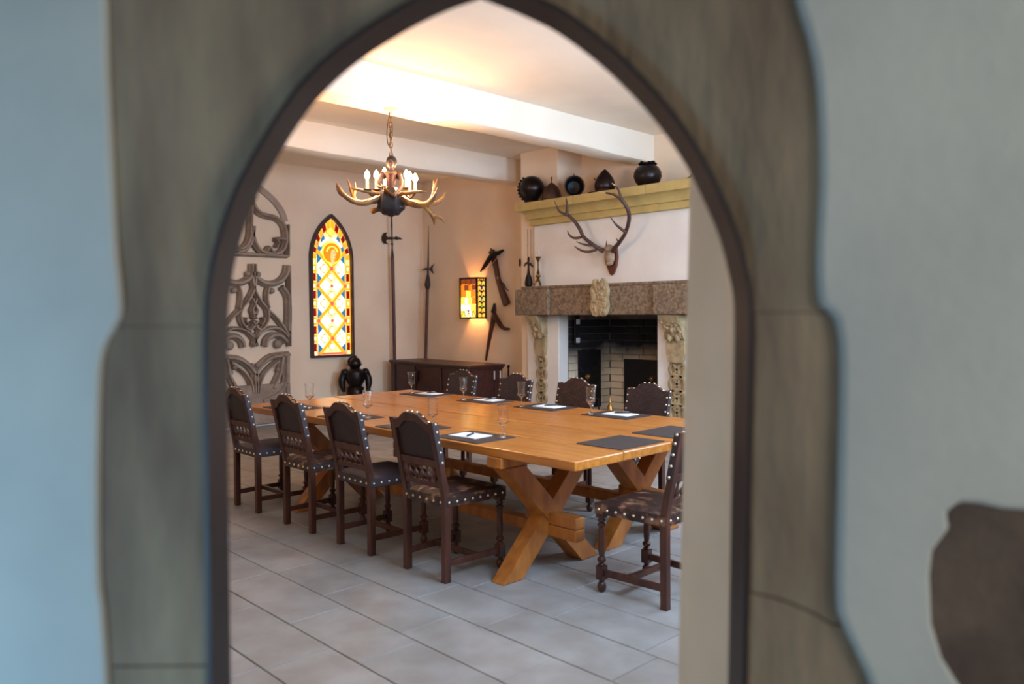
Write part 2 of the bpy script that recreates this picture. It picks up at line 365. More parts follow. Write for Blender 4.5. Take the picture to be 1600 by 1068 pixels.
wall_door = struct(wd.build('wall_doorway', m_hallw, bevel=.009, fix=True))
MB().prism([p+(p-sum(ph, Vector())/len(ph)).normalized()*.012+NH*.006 for p in ph], NH*.08).build('stone', m_rubble, wall_door, bevel=.01, fix=True)
# stones: side by side between the plaster edge and the frame
def seg(pts, z0, z1): return [p for p in pts if z0 <= p.z <= z1]
def at_z(pts, z):
    for a, b in zip(pts[:-1], pts[1:]):
        if (a.z-z)*(b.z-z) <= 0 and abs(a.z-b.z) > 1e-9:
            t = (z-a.z)/(b.z-a.z); return a+(b-a)*t
    return min(pts, key=lambda p: abs(p.z-z))
k_ap = max(range(len(out3)), key=lambda i: out3[i].z)
fl_ = out3[:k_ap+1]; fr_ = list(reversed(out3[k_ap:]))
def shift_plane(p, d): return p+NH*(d-p.dot(NH))
def stone(side, za, zb, ta=0, tb=0):
    e, f = (sl, fl_) if side < 0 else (sr, fr_)
    g = .0012
    ex = RH*(.02*side)
    e2 = [p+ex for p in e]; e2[0] = Vector((e2[0].x, e2[0].y, 0))
    A = [at_z(e2, za+g+ta)]+seg(e2, za+g+ta+.002, zb-g+tb-.002)+[at_z(e2, zb-g+tb)]
    F = [at_z(f, za+g)]+seg(f, za+g+.002, zb-g-.002)+[at_z(f, zb-g)]
    def mids(a, b, t):
        if not t: return []
        return [a+(b-a)*w+Vector((0, 0, t*(.9*w*w-.45*w))) for w in (.2, .4, .6, .8)]
    A = mids(F[0], A[0], ta)+A+list(reversed(mids(F[-1], A[-1], tb)))
    poly = [shift_plane(p, DS) for p in A]+[shift_plane(p, DS) for p in reversed(F)]
    return MB().prism(poly, NH*.078).build('stone', m_arch, door, bevel=.004, world=True, fix=True)
zl1 = U(240, 508, DS).z; zr1 = U(1240, 486, DS).z; zl0 = U(240, 1040, DS).z; zr0 = U(1180, 925, DS).z
stone(-1, .0, zl0); stone(-1, zl0, zl1); stone(1, .0, zr0, 0, -.055); stone(1, zr0, zr1, -.055, 0)
def voussoir(side, za):
    """upper arch stone: flat face, then a hollow chamfer falling back to the frame"""
    e, f = (sl, fl_) if side < 0 else (sr, fr_); g = -.001
    ex = RH*(.02*side)
    A = [at_z(e, za+g)+ex]+[p+ex for p in seg(e, za+g+.002, 9)]
    top = max(p.z for p in f)
    A += [P(0, D0, max(A[-1].z, top+.16)) + RH*(mid.dot(RH))]
    F = [at_z(f, za+g)]+seg(f, za+g+.002, 9)
    N_ = 60
    def resample(ps):
        L_ = [0]
        for a, b in zip(ps[:-1], ps[1:]): L_.append(L_[-1]+(b-a).length)
        r = []
        for i in range(N_+1):
            t = L_[-1]*i/N_; k = max(j for j in range(len(L_)) if L_[j] <= t+1e-9); k = min(k, len(ps)-2)
            s = (t-L_[k])/max(L_[k+1]-L_[k], 1e-9); r.append(ps[k]+(ps[k+1]-ps[k])*min(s, 1))
        return r
    A = resample(A); F = resample(F); vs = []; fs = []
    rings = []
    for i in range(N_+1):
        a = shift_plane(A[i], DS); f_ = F[i]; w = min(1, i/14); w = w*w*(3-2*w)
        dirv = (a-shift_plane(f_, DS)).normalized(); cw = .085*w+.006
        c = shift_plane(f_, DS)+dirv*cw
        c2 = shift_plane(f_, DS+.014*w)+dirv*cw*.55
        fe = shift_plane(f_, DS+.024*w)
        rings.append([a, c, c2, fe, shift_plane(f_, DS+.08), shift_plane(a, DS+.08)])
    m = 6
    for r in rings: vs += r
    for i in range(N_):
        for k in range(m):
            k2 = (k+1) % m; fs.append((i*m+k, (i+1)*m+k, (i+1)*m+k2, i*m+k2))
    fs.append(tuple(range(m))); fs.append(tuple(N_*m+k for k in range(m)))
    MB().add(vs, fs).build('stone', m_arch, door, world=True, smooth=True, fix=True)
voussoir(-1, zl1); voussoir(1, zr1)
# ================================================================== FURNITURE
# ---- dining tables (two trestle tables pushed together)
TZ = .72; TH = .048
def make_table(xs, yn, yf, xc, label):
    t = thing('dining_table', label, 'table', ((xs[0]+xs[-1])/2, (yn+yf)/2, 0), 0, 'oak trestle tables pushed together')
    for a, b in zip(xs[:-1], xs[1:]):
        MB().box(a+.0045, b-.0045, yn+random.uniform(-.004, .004), yf+random.uniform(-.01, .01), TZ-TH, TZ).build('plank', m_table, t, world=True, bevel=.006)
    for yc in (2.995, 5.165 if xs[0] < 3 else 5.20):
        MB().box(xc-.40, xc+.40, yc-.055, yc+.055, TZ-TH-.055, TZ-TH).build('cleat', m_leg, t, world=True, bevel=.005)
        zt = TZ-TH-.055
        for s in (-1, 1):
            k = .31; tp = .31*(zt-.316)/.316
            xf = xc+s*k; xt = xc-s*tp; hw = .0725; dy = .007 if s < 0 else -.004
            poly = [Vector((xf-hw, yc-.055+dy, 0)), Vector((xf+hw, yc-.055+dy, 0)), Vector((xt+hw, yc-.055+dy, zt)), Vector((xt-hw, yc-.055+dy, zt))]
            MB().prism(poly, (0, .11-2*dy, 0)).build('leg', m_leg, t, world=True, bevel=.006, fix=True)
    MB().box(xc-.038, xc+.038, 2.745, yf-.36, .195, .262).build('stretcher', m_leg, t, world=True, bevel=.008)
    MB().box(xc-.038, xc+.038, 2.745, 3.12, .264, .326).build('wedge', m_leg, t, world=True, bevel=.006)
    MB().box(xc-.038, xc+.038, yf-.70, yf-.36, .264, .326).build('wedge', m_leg, t, world=True, bevel=.006)
    return t
make_table([2.778, 3.158, 3.590], 2.446, 5.90, 3.17, 'long honey oak trestle table along the row of four chair backs, nearest the doorway')
make_table([3.600, 4.02, 4.444], 2.440, 5.94, 4.01, 'long honey oak trestle table on the fireplace side, behind the nearer table')
# ---- chairs
LEAN = lambda z: -.185-.088*max(0, (z-.45)/.415)
def ztop(x):
    t = abs(x)/.185
    return .852+.050*(1 if t < .18 else .5+.5*math.cos(math.pi*(t-.18)/.62) if t < .8 else 0)
def make_chair(label):
    t = thing('dining_chair', label, 'chair', (0, 0, 0), 0, 'dark oak leather dining chairs')
    for s in (-1, 1):
        m = MB(); x = s*.169; vs = []; fs = []
        secs = [(0, -.188, .036, .038), (.44, -.185, .036, .040), (.50, LEAN(.5), .036, .038), (.862, LEAN(.862), .034, .030)]
        for z, y, w, d in secs: vs += [(x-w/2, y-d/2, z), (x+w/2, y-d/2, z), (x+w/2, y+d/2, z), (x-w/2, y+d/2, z)]
        for i in range(3):
            for k in range(4): fs.append((i*4+k, i*4+(k+1) % 4, (i+1)*4+(k+1) % 4, (i+1)*4+k))
        fs += [(3, 2, 1, 0), (12, 13, 14, 15)]
        m.add(vs, fs).build('rear_leg', m_darkoak, t, bevel=.003)
        fx, fy = s*.192, .185; m = MB()
        m.lathe([(0, 0), (.014, .002), (.022, .014), (.024, .028), (.020, .044), (.013, .052), (.015, .060), (.018, .066)], 14, (fx, fy, 0))
        m.box(fx-.021, fx+.021, fy-.021, fy+.021, .064, .136)
        m.lathe([(.017, .136), (.020, .142), (.012, .150), (.022, .160), (.023, .172), (.013, .182), (.015, .190), (.017, .215), (.0155, .30), (.014, .335), (.022, .342), (.022, .350), (.013, .358), (.020, .366), (.020, .372), (.014, .380), (.014, .384)], 14, (fx, fy, 0))
        m.box(fx-.020, fx+.020, fy-.020, fy+.020, .382, .412)
        m.build('front_leg', m_darkoak, t, smooth=True)
        MB().beam((s*.190, .185, .10), (s*.169, -.185, .10), .020, .034).build('stretcher', m_darkoak, t, bevel=.003)
    MB().beam((-.178, .02, .104), (.178, .02, .104), .024, .030).build('stretcher', m_darkoak, t, bevel=.003)
    # seat
    n = 10; vs = []; fs = []
    def outl(i, j):
        a = i/n*2-1; b = j/n; y = -.204+.416*b; hw = .187+.030*b; return a*hw, y
    for j in range(n+1):
        for i in range(n+1):
            x, y = outl(i, j); a = abs(i/n*2-1); b = abs(j/n*2-1); h = (1-a**4)*(1-b**4); vs.append((x, y, .458+.024*h))
    for j in range(n):
        for i in range(n): fs.append((j*(n+1)+i, j*(n+1)+i+1, (j+1)*(n+1)+i+1, (j+1)*(n+1)+i))
    seat = MB().add(vs, fs)
    c = [outl(0, 0), outl(n, 0), outl(n, n), outl(0, n)]
    seat.add([(x, y, .402) for x, y in c]+[(x, y, .4582) for x, y in c], [(3, 2, 1, 0), (0, 1, 5, 4), (1, 2, 6, 5), (2, 3, 7, 6), (3, 0, 4, 7)])
    seat.build('seat', m_leathb, t, smooth=True, bevel=.004)
    # back
    def strip(zlo, zhi, y0, y1, hw, ns=24):
        m = MB(); vs = []; fs = []
        for i in range(ns+1):
            x = -hw+2*hw*i/ns; a = zlo(x); b = zhi(x)
            vs += [(x, LEAN(a)+y0, a), (x, LEAN(a)+y1, a), (x, LEAN(b)+y1, b), (x, LEAN(b)+y0, b)]
        for i in range(ns):
            for k in range(4): fs.append((i*4+k, i*4+(k+1) % 4, (i+1)*4+(k+1) % 4, (i+1)*4+k))
        fs += [(0, 1, 2, 3), (ns*4+3, ns*4+2, ns*4+1, ns*4)]
        return m.add(vs, fs)
    strip(lambda x: ztop(x)-.048, lambda x: ztop(x), -.014, .012, .1855).build('top_rail', m_darkoak, t, fix=True, bevel=.002)
    strip(lambda x: .655, lambda x: ztop(x)-.03, .000, .010, .158).build('back_panel', m_leather, t, fix=True)
    strip(lambda x: .640, lambda x: ztop(x)+.003, .0125, .020, .1865).build('back_pad', m_leather, t, fix=True, bevel=.002)
    strip(lambda x: .612, lambda x: .654, -.012, .012, .155, 2).build('mid_rail', m_darkoak, t, fix=True, bevel=.002)
    strip(lambda x: .500, lambda x: .530, -.012, .012, .155, 2).build('lower_rail', m_darkoak, t, fix=True, bevel=.002)
    for i in range(5):
        x = -.108+.054*i
        pr = [(.006, .528), (.010, .532), (.006, .537), (.011, .541), (.016, .552), (.0165, .560), (.012, .572), (.007, .582), (.0055, .60), (.007, .606), (.008, .614)]
        m = MB().lathe(pr, 10); m.v = [Vector((p.x+x, p.y+LEAN(p.z), p.z)) for p in m.v]
        m.build('spindle', m_darkoak, t, smooth=True)
    for s in (-1, 1):
        m = MB(); vs = []
        for z in (.632, .86):
            y = LEAN(z); vs += [(s*.187, y-.016, z), (s*.190, y-.016, z), (s*.190, y+.019, z), (s*.187, y+.019, z)]
        m.add(vs, [(0, 1, 5, 4), (1, 2, 6, 5), (2, 3, 7, 6), (3, 0, 4, 7), (4, 5, 6, 7), (3, 2, 1, 0)]).build('side_strip', m_leathb, t, fix=True)
    nl = MB()
    def nail(x, y, z, nx, ny, nz):
        d = Vector((nx, ny, nz)).normalized(); q = d.to_track_quat('Z', 'Y').to_matrix()
        nl.lathe([(.0078, 0), (.0070, .0028), (.0042, .0052), (.0, .0060)], 8, (x, y, z), q)
    for i in range(8):
        b = (i+.5)/8
        for s in (-1, 1): nail(s*(.187+.030*b), -.204+.416*b, .428, s, -.07, 0)
    for i in range(6): nail(-.15+.06*i, -.204, .428, 0, -1, 0)
    for i in range(8): nail(-.19+.0543*i, .212, .428, 0, 1, 0)
    for s in (-1, 1):
        for z in (.645, .70, .755, .81, .852): nail(s*.190, LEAN(z)+.004, z, s, 0, 0)
        for z in (.66, .71, .76, .81): nail(s*.176, LEAN(z)+.020, z, 0, 1, .2)
    for i in range(9):
        x = -.172+.043*i; nail(x, LEAN(ztop(x))+.008, ztop(x)+.003, 0, .1, 1)
    stuff(nl.build('nail_trim', m_brass, t, smooth=True))
    return t
def set_mat(ch, part, mat):
    for c in ch.children:
        if c.name.split('.')[0] == part: c.material_slots[0].link = 'OBJECT'; c.material_slots[0].material = mat
R90 = math.pi/2
c0 = make_chair('dark oak chair with worn brown seat, nearest of the four with backs to the doorway')
c0.location = (2.802, 3.374, 0); c0.rotation_euler = (0, 0, -R90)
chairs = [
 dup(c0, (2.795, 4.06, 0), -R90, 'dark oak chair with smooth blue-black seat, second of the four with backs to the doorway'),
 dup(c0, (2.79, 4.73, 0), -R90, 'dark oak chair with scuffed brown seat, third of the four with backs to the doorway'),
 dup(c0, (2.79, 5.488, 0), -R90, 'dark oak chair with blue-black seat, farthest left at the edge of the doorway'),
 dup(c0, (3.281, 2.349, 0), 0, 'dark oak chair with cracked worn leather seat at the near end of the table'),
 dup(c0, (4.485, 3.445, 0), R90, 'leather backed chair across the table in front of the right fireplace pillar'),
 dup(c0, (4.485, 4.15, 0), R90, 'brown leather backed chair across the table in front of the hearth plate'),
 dup(c0, (4.485, 4.84, 0), R90, 'leather backed chair across the table between chest and left fireplace pillar'),
 dup(c0, (4.485, 5.55, 0), R90, 'leather backed chair across the table in front of the dark chest')]
for ch in (c0, chairs[1], chairs[3]): set_mat(ch, 'seat', m_worn)
m_lbr = M('brown_leather', (66, 40, 36), .42, var=(46, 28, 27), scale=12, bump=.35, bscale=36)
for ch in chairs[4:]: set_mat(ch, 'back_pad', m_lbr if ch is chairs[5] else M('plum_leather', (52, 37, 39), .5, var=(42, 29, 32), scale=12, bump=.3, bscale=60, stretch=(1, 3, .4)))
# ---- place settings
k = (CH-TZ)/(CH-.76)
def rect_mb(x0, x1, y0, y1, z0, z1, r=.012):
    pts = []
    for cx, cy, a0 in ((x1-r, y1-r, 0), (x0+r, y1-r, 90), (x0+r, y0+r, 180), (x1-r, y0+r, 270)):
        for a in (0, 30, 60, 90): pts.append(Vector((cx+r*math.cos(math.radians(a0+a)), cy+r*math.sin(math.radians(a0+a)), z0)))
    return MB().prism(pts, (0, 0, z1-z0))
MT = TZ+.004
def placemat(x0, x1, y0, y1, label):
    c = Vector(((x0+x1)/2, (y0+y1)/2, TZ)); m = rect_mb(x0-c.x, x1-c.x, y0-c.y, y1-c.y, 0.0005, .004)
    o = m.build('placemat', m_mat, fix=True); o.location = c; return tag(o, label, 'placemat', 'black placemats')
PL = ['nearest chair on the doorway side', 'second chair on the doorway side', 'third chair on the doorway side', 'farthest chair on the doorway side']
PR = ['chair by the right fireplace pillar', 'brown chair before the hearth', 'chair by the left fireplace pillar', 'chair before the chest']
GL = MB()
def glass_mb():
    pr_o = [(0, 0), (.033, 0), (.034, .002), (.020, .006), (.007, .012), (.0052, .022), (.0048, .055), (.006, .064), (.012, .070), (.030, .084), (.0325, .092), (.030, .115), (.031, .15), (.0341, .182), (.0345, .187)]
    pr_i = [(.0330, .187), (.0327, .182), (.0295, .15), (.0285, .115), (.0308, .093), (.028, .087), (.010, .074), (0, .072)]
    return MB().lathe(pr_o+pr_i, 14)
gproto = None
def glass(x, y, z, label):
    global gproto
    if gproto is None:
        o = glass_mb().build('wine_glass', m_glass, smooth=False)
        gproto = o
    else: o = gproto.copy(); COL.objects.link(o)
    o.location = (x, y, z+.0005); o.rotation_euler = (0, 0, random.random()); return tag(o, label, 'glass', 'wine glasses')
def paper(x, y, rz, label):
    o = MB().box(-.074, .074, -.105, .105, 0, .004).build('notepad', m_paper); o.location = (x, y, MT+.0005); o.rotation_euler = (0, 0, rz)
    return tag(o, label, 'notepad', 'white notepads')
def pen(x, y, rz, label, ml=None):
    t = thing('pen', label, 'pen', (x, y, MT+.0102), rz, 'pens on notepads')
    MB().tube([(-.06, 0, 0), (.045, 0, 0)], .0048, 8).build('barrel', m_black, t, smooth=True)
    MB().tube([(.045, 0, 0), (.058, 0, 0), (.066, 0, 0)], [.0046, .003, .0008], 8).build('tip', m_chrome, t, smooth=True)
    MB().beam((-.055, 0, .006), (-.015, 0, .006), .003, .0015).build('clip', m_chrome, t); return t
Lg = [(2.871, 3.029), (2.775, 3.574), (2.819, 4.241), (2.844, 4.996)]
for i in range(4):
    cy = c0.location.y if i == 0 else chairs[i-1].location.y
    gx, gy = [v*k for v in Lg[i]]
    y1 = gy+.345; y0 = gy-.055
    if i == 0: y0, y1 = 3.165, 3.545
    x0 = 2.805; x1 = 3.105
    placemat(x0, x1, y0, y1, 'black placemat laid before the '+PL[i])
    gx = min(max(gx, x0+.05), x1-.045)
    glass(max(gx, 3.0 if i != 0 else gx), max(gy, y0+.04), MT, 'stemmed wine glass set for the '+PL[i])
    paper(2.955, y1-.155, .08, 'white notepad with pen set for the '+PL[i])
    pen(2.955, y1-.16, .5+.2*i, 'black pen lying on the notepad of the '+PL[i])
Rg = [(3.932, 3.314), (3.905, 3.946), (3.92, 4.576), (3.979, 5.312)]
for i in range(4):
    gx, gy = [v*k for v in Rg[i]]
    y1 = gy+.05; y0 = y1-.40; x0 = 4.115; x1 = 4.405
    placemat(x0, x1, y0, y1, 'black placemat laid before the '+PR[i])
    glass(max(gx, x0+.045), gy, MT, 'stemmed wine glass set for the '+PR[i])
    paper(4.295, y0+.19, .05, 'white notepad with pen set for the '+PR[i])
    pen(4.315, y0+.20, 2.3+.3*i, 'black pen lying on the notepad of the '+PR[i])
placemat(2.997*k, 3.365*k, 2.336*k, 2.628*k, 'empty black placemat at the near table end, beside the corner toward the doorway')
placemat(3.472*k, 3.848*k, 2.345*k, 2.638*k, 'empty black placemat at the near table end, behind the worn end chair')
bl = MB().lathe([(0, 0), (.024, 0), (.026, .004), (.021, .012), (.016, .034), (.012, .046), (.006, .052), (.005, .056)], 16).lathe([(.005, .056), (.009, .062), (.006, .074), (.004, .098), (.0, .104)], 12).build('table_bell', m_gold, smooth=True)
bl.location = (4.418, 3.545, TZ+.0005); tag(bl, 'tiny brass hand bell standing on the far edge of the table', 'bell')
# ================================================================== FIREPLACE
XB, XF, XLN = 6.985, 6.93, 6.70       # breast, white skin, lintel front
fp = thing('fireplace', 'large stone fireplace with carved lintel, ringed pillars and yellow cornice', 'fireplace', (XB, 5.62, 0))
b = MB(); b.box(XB, XR+.0, OY1+.01, 7.017, 0, 1.41); b.box(XB, XR, 4.23, OY0-.01, 0, 1.41); b.box(XB, XR, 4.23, 7.017, 1.41, 2.74); b.box(XB, XR, 6.385, 7.017, 2.74, ZC)
b.build('chimney_breast', m_wall, fp, world=True, bevel=.01)
MB().box(XF, XB, 4.45, 6.735, 1.75, 2.50).build('hood', m_white, fp, world=True, bevel=.008)
MB().box(XF, 7.10, OY1+.0, 6.862, 0, 1.405).build('jamb', m_white, fp, world=True, bevel=.01)
MB().box(XF, 7.10, 4.39, OY0, 0, 1.405).build('jamb', m_white, fp, world=True, bevel=.01)
# lintel stones
def lint(y0, y1, x, z0=1.405, z1=1.715, name='lintel_stone'):
    m = MB(); m.box(x, XB+.01, y0+.002, y1-.002, z0, z1); return m.build(name, m_lint, fp, world=True, bevel=.014)
lint(6.29, 6.85, XLN); lint(5.62, 6.29, XLN+.035); lint(4.82, 5.62, XLN+.035); lint(4.33, 4.82, XLN)
for a, b_ in ((4.36, 5.3), (5.3, 6.0), (6.0, 6.80)): MB().box(XLN+.06, XB+.01, a+.001, b_-.001, 1.715, 1.752).build('lintel_cap', m_lint, fp, world=True, bevel=.012)
# coat of arms in the middle of the lintel
ca = MB(); yc = 5.515
sh = [(-.12, .08), (-.10, .19), (-.125, .28), (-.09, .345), (-.075, .39), (-.045, .40), (-.03, .365), (.0, .345), (.03, .37), (.05, .405), (.075, .385), (.10, .34), (.125, .27), (.11, .18), (.125, .10), (.09, .01), (.05, -.01), (.02, .005), (-.03, -.012), (-.08, .0)]
ca.prism([Vector((XLN+.03, yc-y, 1.40+z)) for y, z in sh], (-.055, 0, 0))
for i in range(34):
    y = random.uniform(-.095, .095); z = random.uniform(.02, .32); ca.ell((XLN-.022, yc+y, 1.40+z), (.018, random.uniform(.014, .03), random.uniform(.016, .04)), 8, 5)
ca.ell((XLN-.02, yc-.05, 1.74), (.022, .03, .055), 8, 6); ca.ell((XLN-.02, yc+.05, 1.74), (.022, .03, .055), 8, 6)
ca.build('coat_of_arms', m_carv, fp, world=True, smooth=True, fix=True)
# corbels and ringed columns
def pillar(yc, wy, zc, label):
    cb = MB(); prof = [(XF-.0, 1.14), (XF-.05, 1.145), (XF-.085, 1.18), (XF-.10, 1.24), (XF-.14, 1.30), (XF-.19, 1.36), (XF-.205, 1.40), (XF, 1.40)]
    cb.prism([Vector((x, yc-wy, z)) for x, z in prof], (0, 2*wy, 0))
    random.seed(int(yc*100))
    for i in range(46):
        z = random.uniform(1.16, 1.38); t = (z-1.14)/.26; xx = XF-.06-.13*t**1.2; yy = yc+random.uniform(-wy, wy)*.95
        cb.ell((xx, yy, z), (.02, random.uniform(.012, .026), random.uniform(.012, .028)), 8, 5)
    for yy in (-.4, .45): cb.ell((XF-.075, yc+yy*wy, 1.165), (.035, .032, .045), 10, 7)
    cb.ell((XF-.10, yc, 1.245), (.04, .03, .04), 10, 7)
    cb.build('corbel', m_carv, fp, world=True, smooth=True, fix=True)
    cp = [(-1, 1.14), (-1, 1.00), (-.9, .975), (-.86, .94), (-.62, .905), (.62, .905), (.86, .94), (.9, .975), (1, 1.0), (1, 1.14)]
    MB().prism([Vector((XF, yc+y*wy, z)) for y, z in cp], (-.05, 0, 0)).build('column_cap', m_carv, fp, world=True, fix=True, bevel=.004)
    for i in range(7):
        z = zc-.150*i
        if z < .05: break
        rg = bpy.data.objects.new('ring', None)
        m = MB(); no = 28; R1, R2 = wy*1.0, wy*.68; vs = []; fs = []
        pr = [(R1, 0), (R1, -.018), (R1*.93, -.026), (R2*1.05, -.026), (R2, -.018), (R2, 0)]
        for a in range(no):
            an = 2*math.pi*a/no
            for r, dx in pr: vs.append((XF+dx, yc+r*math.cos(an), z+r*math.sin(an)*.98))
        for a in range(no):
            for kk in range(5): fs.append((a*6+kk, ((a+1) % no)*6+kk, ((a+1) % no)*6+kk+1, a*6+kk+1))
        m.add(vs, fs)
        o = m.build('ring', m_carv, fp, world=True, smooth=True, fix=True)
        x = MB()
        for sg in (-1, 1):
            d = Vector((0, math.cos(math.radians(52)), sg*math.sin(math.radians(52))))
            x.beam(Vector((XF-.011, yc, z))-d*R2*1.03, Vector((XF-.011, yc, z))+d*R2*1.03, .020, .026, up=d.cross(Vector((1, 0, 0))))
        x.box(XF-.004, XF, yc-R2*.99, yc+R2*.99, z-R2*.8, z+R2*.8)
        x.build('cross_bar', m_carv, o, world=False); x_ = o.children[0]; x_.data.transform(Matrix.Translation(-fp.location))
    random.seed(11)
pillar(6.606, .092, .842, 'left'); pillar(4.655, .112, .832, 'right')
# cornice
def corn(y0, y1, x, z0, z1, cove=None):
    m = MB()
    if cove is None: m.box(x, XB+.01, y0+.0015, y1-.0015, z0, z1)
    else:
        pts = [(XB+.01, z0), (cove, z0)]
        for i in range(7):
            t = i/6; a = t*math.pi/2; pts.append((cove-(cove-x)*(1-math.cos(a)), z0+(z1-z0)*math.sin(a)))
        pts.append((XB+.01, z1)); m.prism([Vector((px_, y0+.0015, pz)) for px_, pz in pts], (0, y1-y0-.003, 0))
    return m.build('cornice_stone', m_corn, fp, world=True, fix=True, bevel=.004)
JY = [4.05, 4.90, 5.9, 6.80]
for a, b_ in zip(JY[:-1], JY[1:]):
    m = corn(a, b_+(.03 if b_ == 6.80 else 0), 6.70, 2.655, 2.7505)
    corn(a-.02 if a != 4.05 else a, (b_-.02) if b_ != 6.80 else 6.78, 6.735, 2.565, 2.655, cove=6.83)
    corn(a-.05 if a != 4.05 else a, (b_-.05) if b_ != 6.80 else 6.74, 6.86, 2.49, 2.565)
MB().box(6.71, XR, 4.06, 6.80, 2.735, 2.751).build('cornice_shelf', m_corn, fp, world=True)
# hearth bricks
MB().box(7.10, 7.93, OY1, OY1+.05, 0, 1.5).build('hearth_side', m_mort, fp, world=True)
MB().box(7.10, 7.93, OY0-.05, OY0, 0, 1.5).build('hearth_side', m_mort, fp, world=True)
MB().box(7.915, 7.99, OY0, OY1, 0, 1.5).build('hearth_back', m_mort, fp, world=True)
MB().box(6.95, 7.93, OY0, OY1, 0, .03).build('hearth_floor', m_lint, fp, world=True)
hz = .031; row = 0; bh = .088
while hz+bh < 1.41:
    off = .13 if row % 2 else 0
    x = 7.105-off
    while x < 7.90:
        a, b_ = max(x, 7.105), min(x+.255, 7.905)
        if b_-a > .03: MB().box(a, b_-.008, OY1-.012, OY1+.02, hz, hz+bh-.008).build('brick', m_brick, fp, world=True)
        x += .26
    y = OY1-.014+off*.5
    while y > 5.02:
        a, b_ = max(y-.255, 4.95), min(y, OY1-.014)
        if b_-a > .03: MB().box(7.897, 7.93, a+.008, b_, hz, hz+bh-.008).build('brick', m_brick, fp, world=True)
        y -= .26
    hz += bh; row += 1
q = lambda px, py: ony(px, py, OY1-.03)
pA = q(904, 547); pB = q(939, 622)
MB().box(pA.x, pB.x, OY1-.035, OY1-.012, pB.z-.1, pA.z).build('fireback', m_soot, fp, world=True, bevel=.004)
fbm = MB(); random.seed(3)
for i in range(26): fbm.ell((random.uniform(pA.x+.04, pB.x-.04), OY1-.036, random.uniform(pB.z, pA.z-.16)), (random.uniform(.015, .05), .008, random.uniform(.012, .03)), 8, 5)
fbm.build('fireback_relief', m_soot, fp, world=True, smooth=True)
MB().box(7.87, 7.896, 5.10, 6.09, .12, .85).build('fireback', m_soot, fp, world=True, bevel=.004)
dr = MB().box(7.115, 7.20, OY1-.10, OY1-.085, 1.06, 1.40).build('damper_door', m_soot, fp, world=True)
for zc in (1.325, 1.10):
    c_ = MB().box(7.13, 7.19, OY1-.112, OY1-.10, zc-.03, zc+.03).build('clip', m_chrome, fp, world=True, bevel=.004)
# andirons standing in the hearth
def andiron(x, y, label, h):
    t = thing('andiron', label, 'andiron', (x, y, .0305), 0, 'andirons in the hearth')
    MB().tube([(0, 0, .02), (0, 0, h-.03)], .013, 10).build('post', m_blackm, t)
    MB().tube([(0, -.09, 0.016), (0, -.07, .06), (0, 0, .10), (0, .07, .06), (0, .09, 0.016)], .011, 8, smooth=4).build('foot', m_blackm, t)
    MB().beam((0, 0, .10), (.38, 0, .10), .02, .02).build('log_bar', m_blackm, t)
    MB().ell((0, 0, h), (.034, .034, .034), 14, 9).build('finial', m_gold, t, smooth=True); return t
e = onx(919, 588, 7.25); andiron(7.25, e.y, 'iron andiron with brass ball standing left in the hearth', e.z-.03)
e = onx(1019, 592, 7.35); andiron(7.35, e.y, 'iron andiron with brass ball standing right in the hearth', e.z-.03)
e = onx(931, 622, 7.2); f_ = onx(936, 637, 7.2)
t = thing('fire_rest', 'black iron tool rest with a squared loop standing on the hearth', 'tool rest', (7.2, e.y, .0305))
MB().tube([(0, .045, 0), (0, .045, e.z-.04), (0, .035, e.z-.03), (0, -.035, e.z-.03), (0, -.045, e.z-.04), (0, -.045, 0)], .010, 8).build('loop', m_blackm, t)
MB().box(-.05, .05, -.06, .06, 0, .012).build('base', m_blackm, t)
# ---- antler trophy
def pts5(l, X0, X1):  # zoom coordinates of the trophy, laid on a plane that leans out from the hood
    n_ = len(l); return [onx(780+x/5, 270+y/5, X0+(X1-X0)*i/max(n_-1, 1)) for i, (x, y) in enumerate(l)]
sk = onx(952, 400, 6.86)
tr = thing('antler_trophy', 'stag skull with branching dark antlers on a wooden shield on the hood', 'trophy', (XF, sk.y, sk.z))
shp = [(-.075, .11), (-.05, .135), (0, .145), (.05, .135), (.075, .11), (.085, .02), (.07, -.08), (.035, -.16), (0, -.19), (-.035, -.16), (-.07, -.08), (-.085, .02)]
sc = onx(957, 404, XF-.01)
MB().prism([Vector((XF-.002, sc.y+y, sc.z+z)) for y, z in shp], (-.03, 0, 0)).build('shield', m_shield, tr, world=True, fix=True, bevel=.012)
s_ = MB(); s_.ell((XF-.065, sk.y, sk.z-.01), (.045, .066, .085), 16, 10); s_.ell((XF-.07, sk.y, sk.z-.075), (.035, .05, .03), 12, 8); s_.ell((XF-.075, sk.y, sk.z+.085), (.05, .05, .045), 12, 8)
s_.build('skull', m_bone, tr, world=True, smooth=True)
A1 = [([(815, 610), (770, 585), (730, 558), (660, 500), (630, 440), (590, 380), (545, 335), (525, 322)], [.024, .019, .017, .018, .016, .017], 6.84, 6.60),
      ([(762, 598), (720, 612), (670, 614), (620, 595), (585, 570)], [.013, .013, .011, .003], 6.80, 6.66), ([(720, 568), (680, 562), (640, 552), (600, 535)], [.011, .010, .003], 6.77, 6.67),
      ([(648, 498), (610, 508), (575, 505), (545, 480), (533, 450)], [.013, .013, .011, .003], 6.74, 6.64), ([(528, 328), (530, 260), (526, 220), (522, 188)], [.015, .013, .009, .003], 6.60, 6.54), ([(530, 328), (490, 312), (460, 285), (430, 215)], [.014, .012, .009, .003], 6.60, 6.52)]
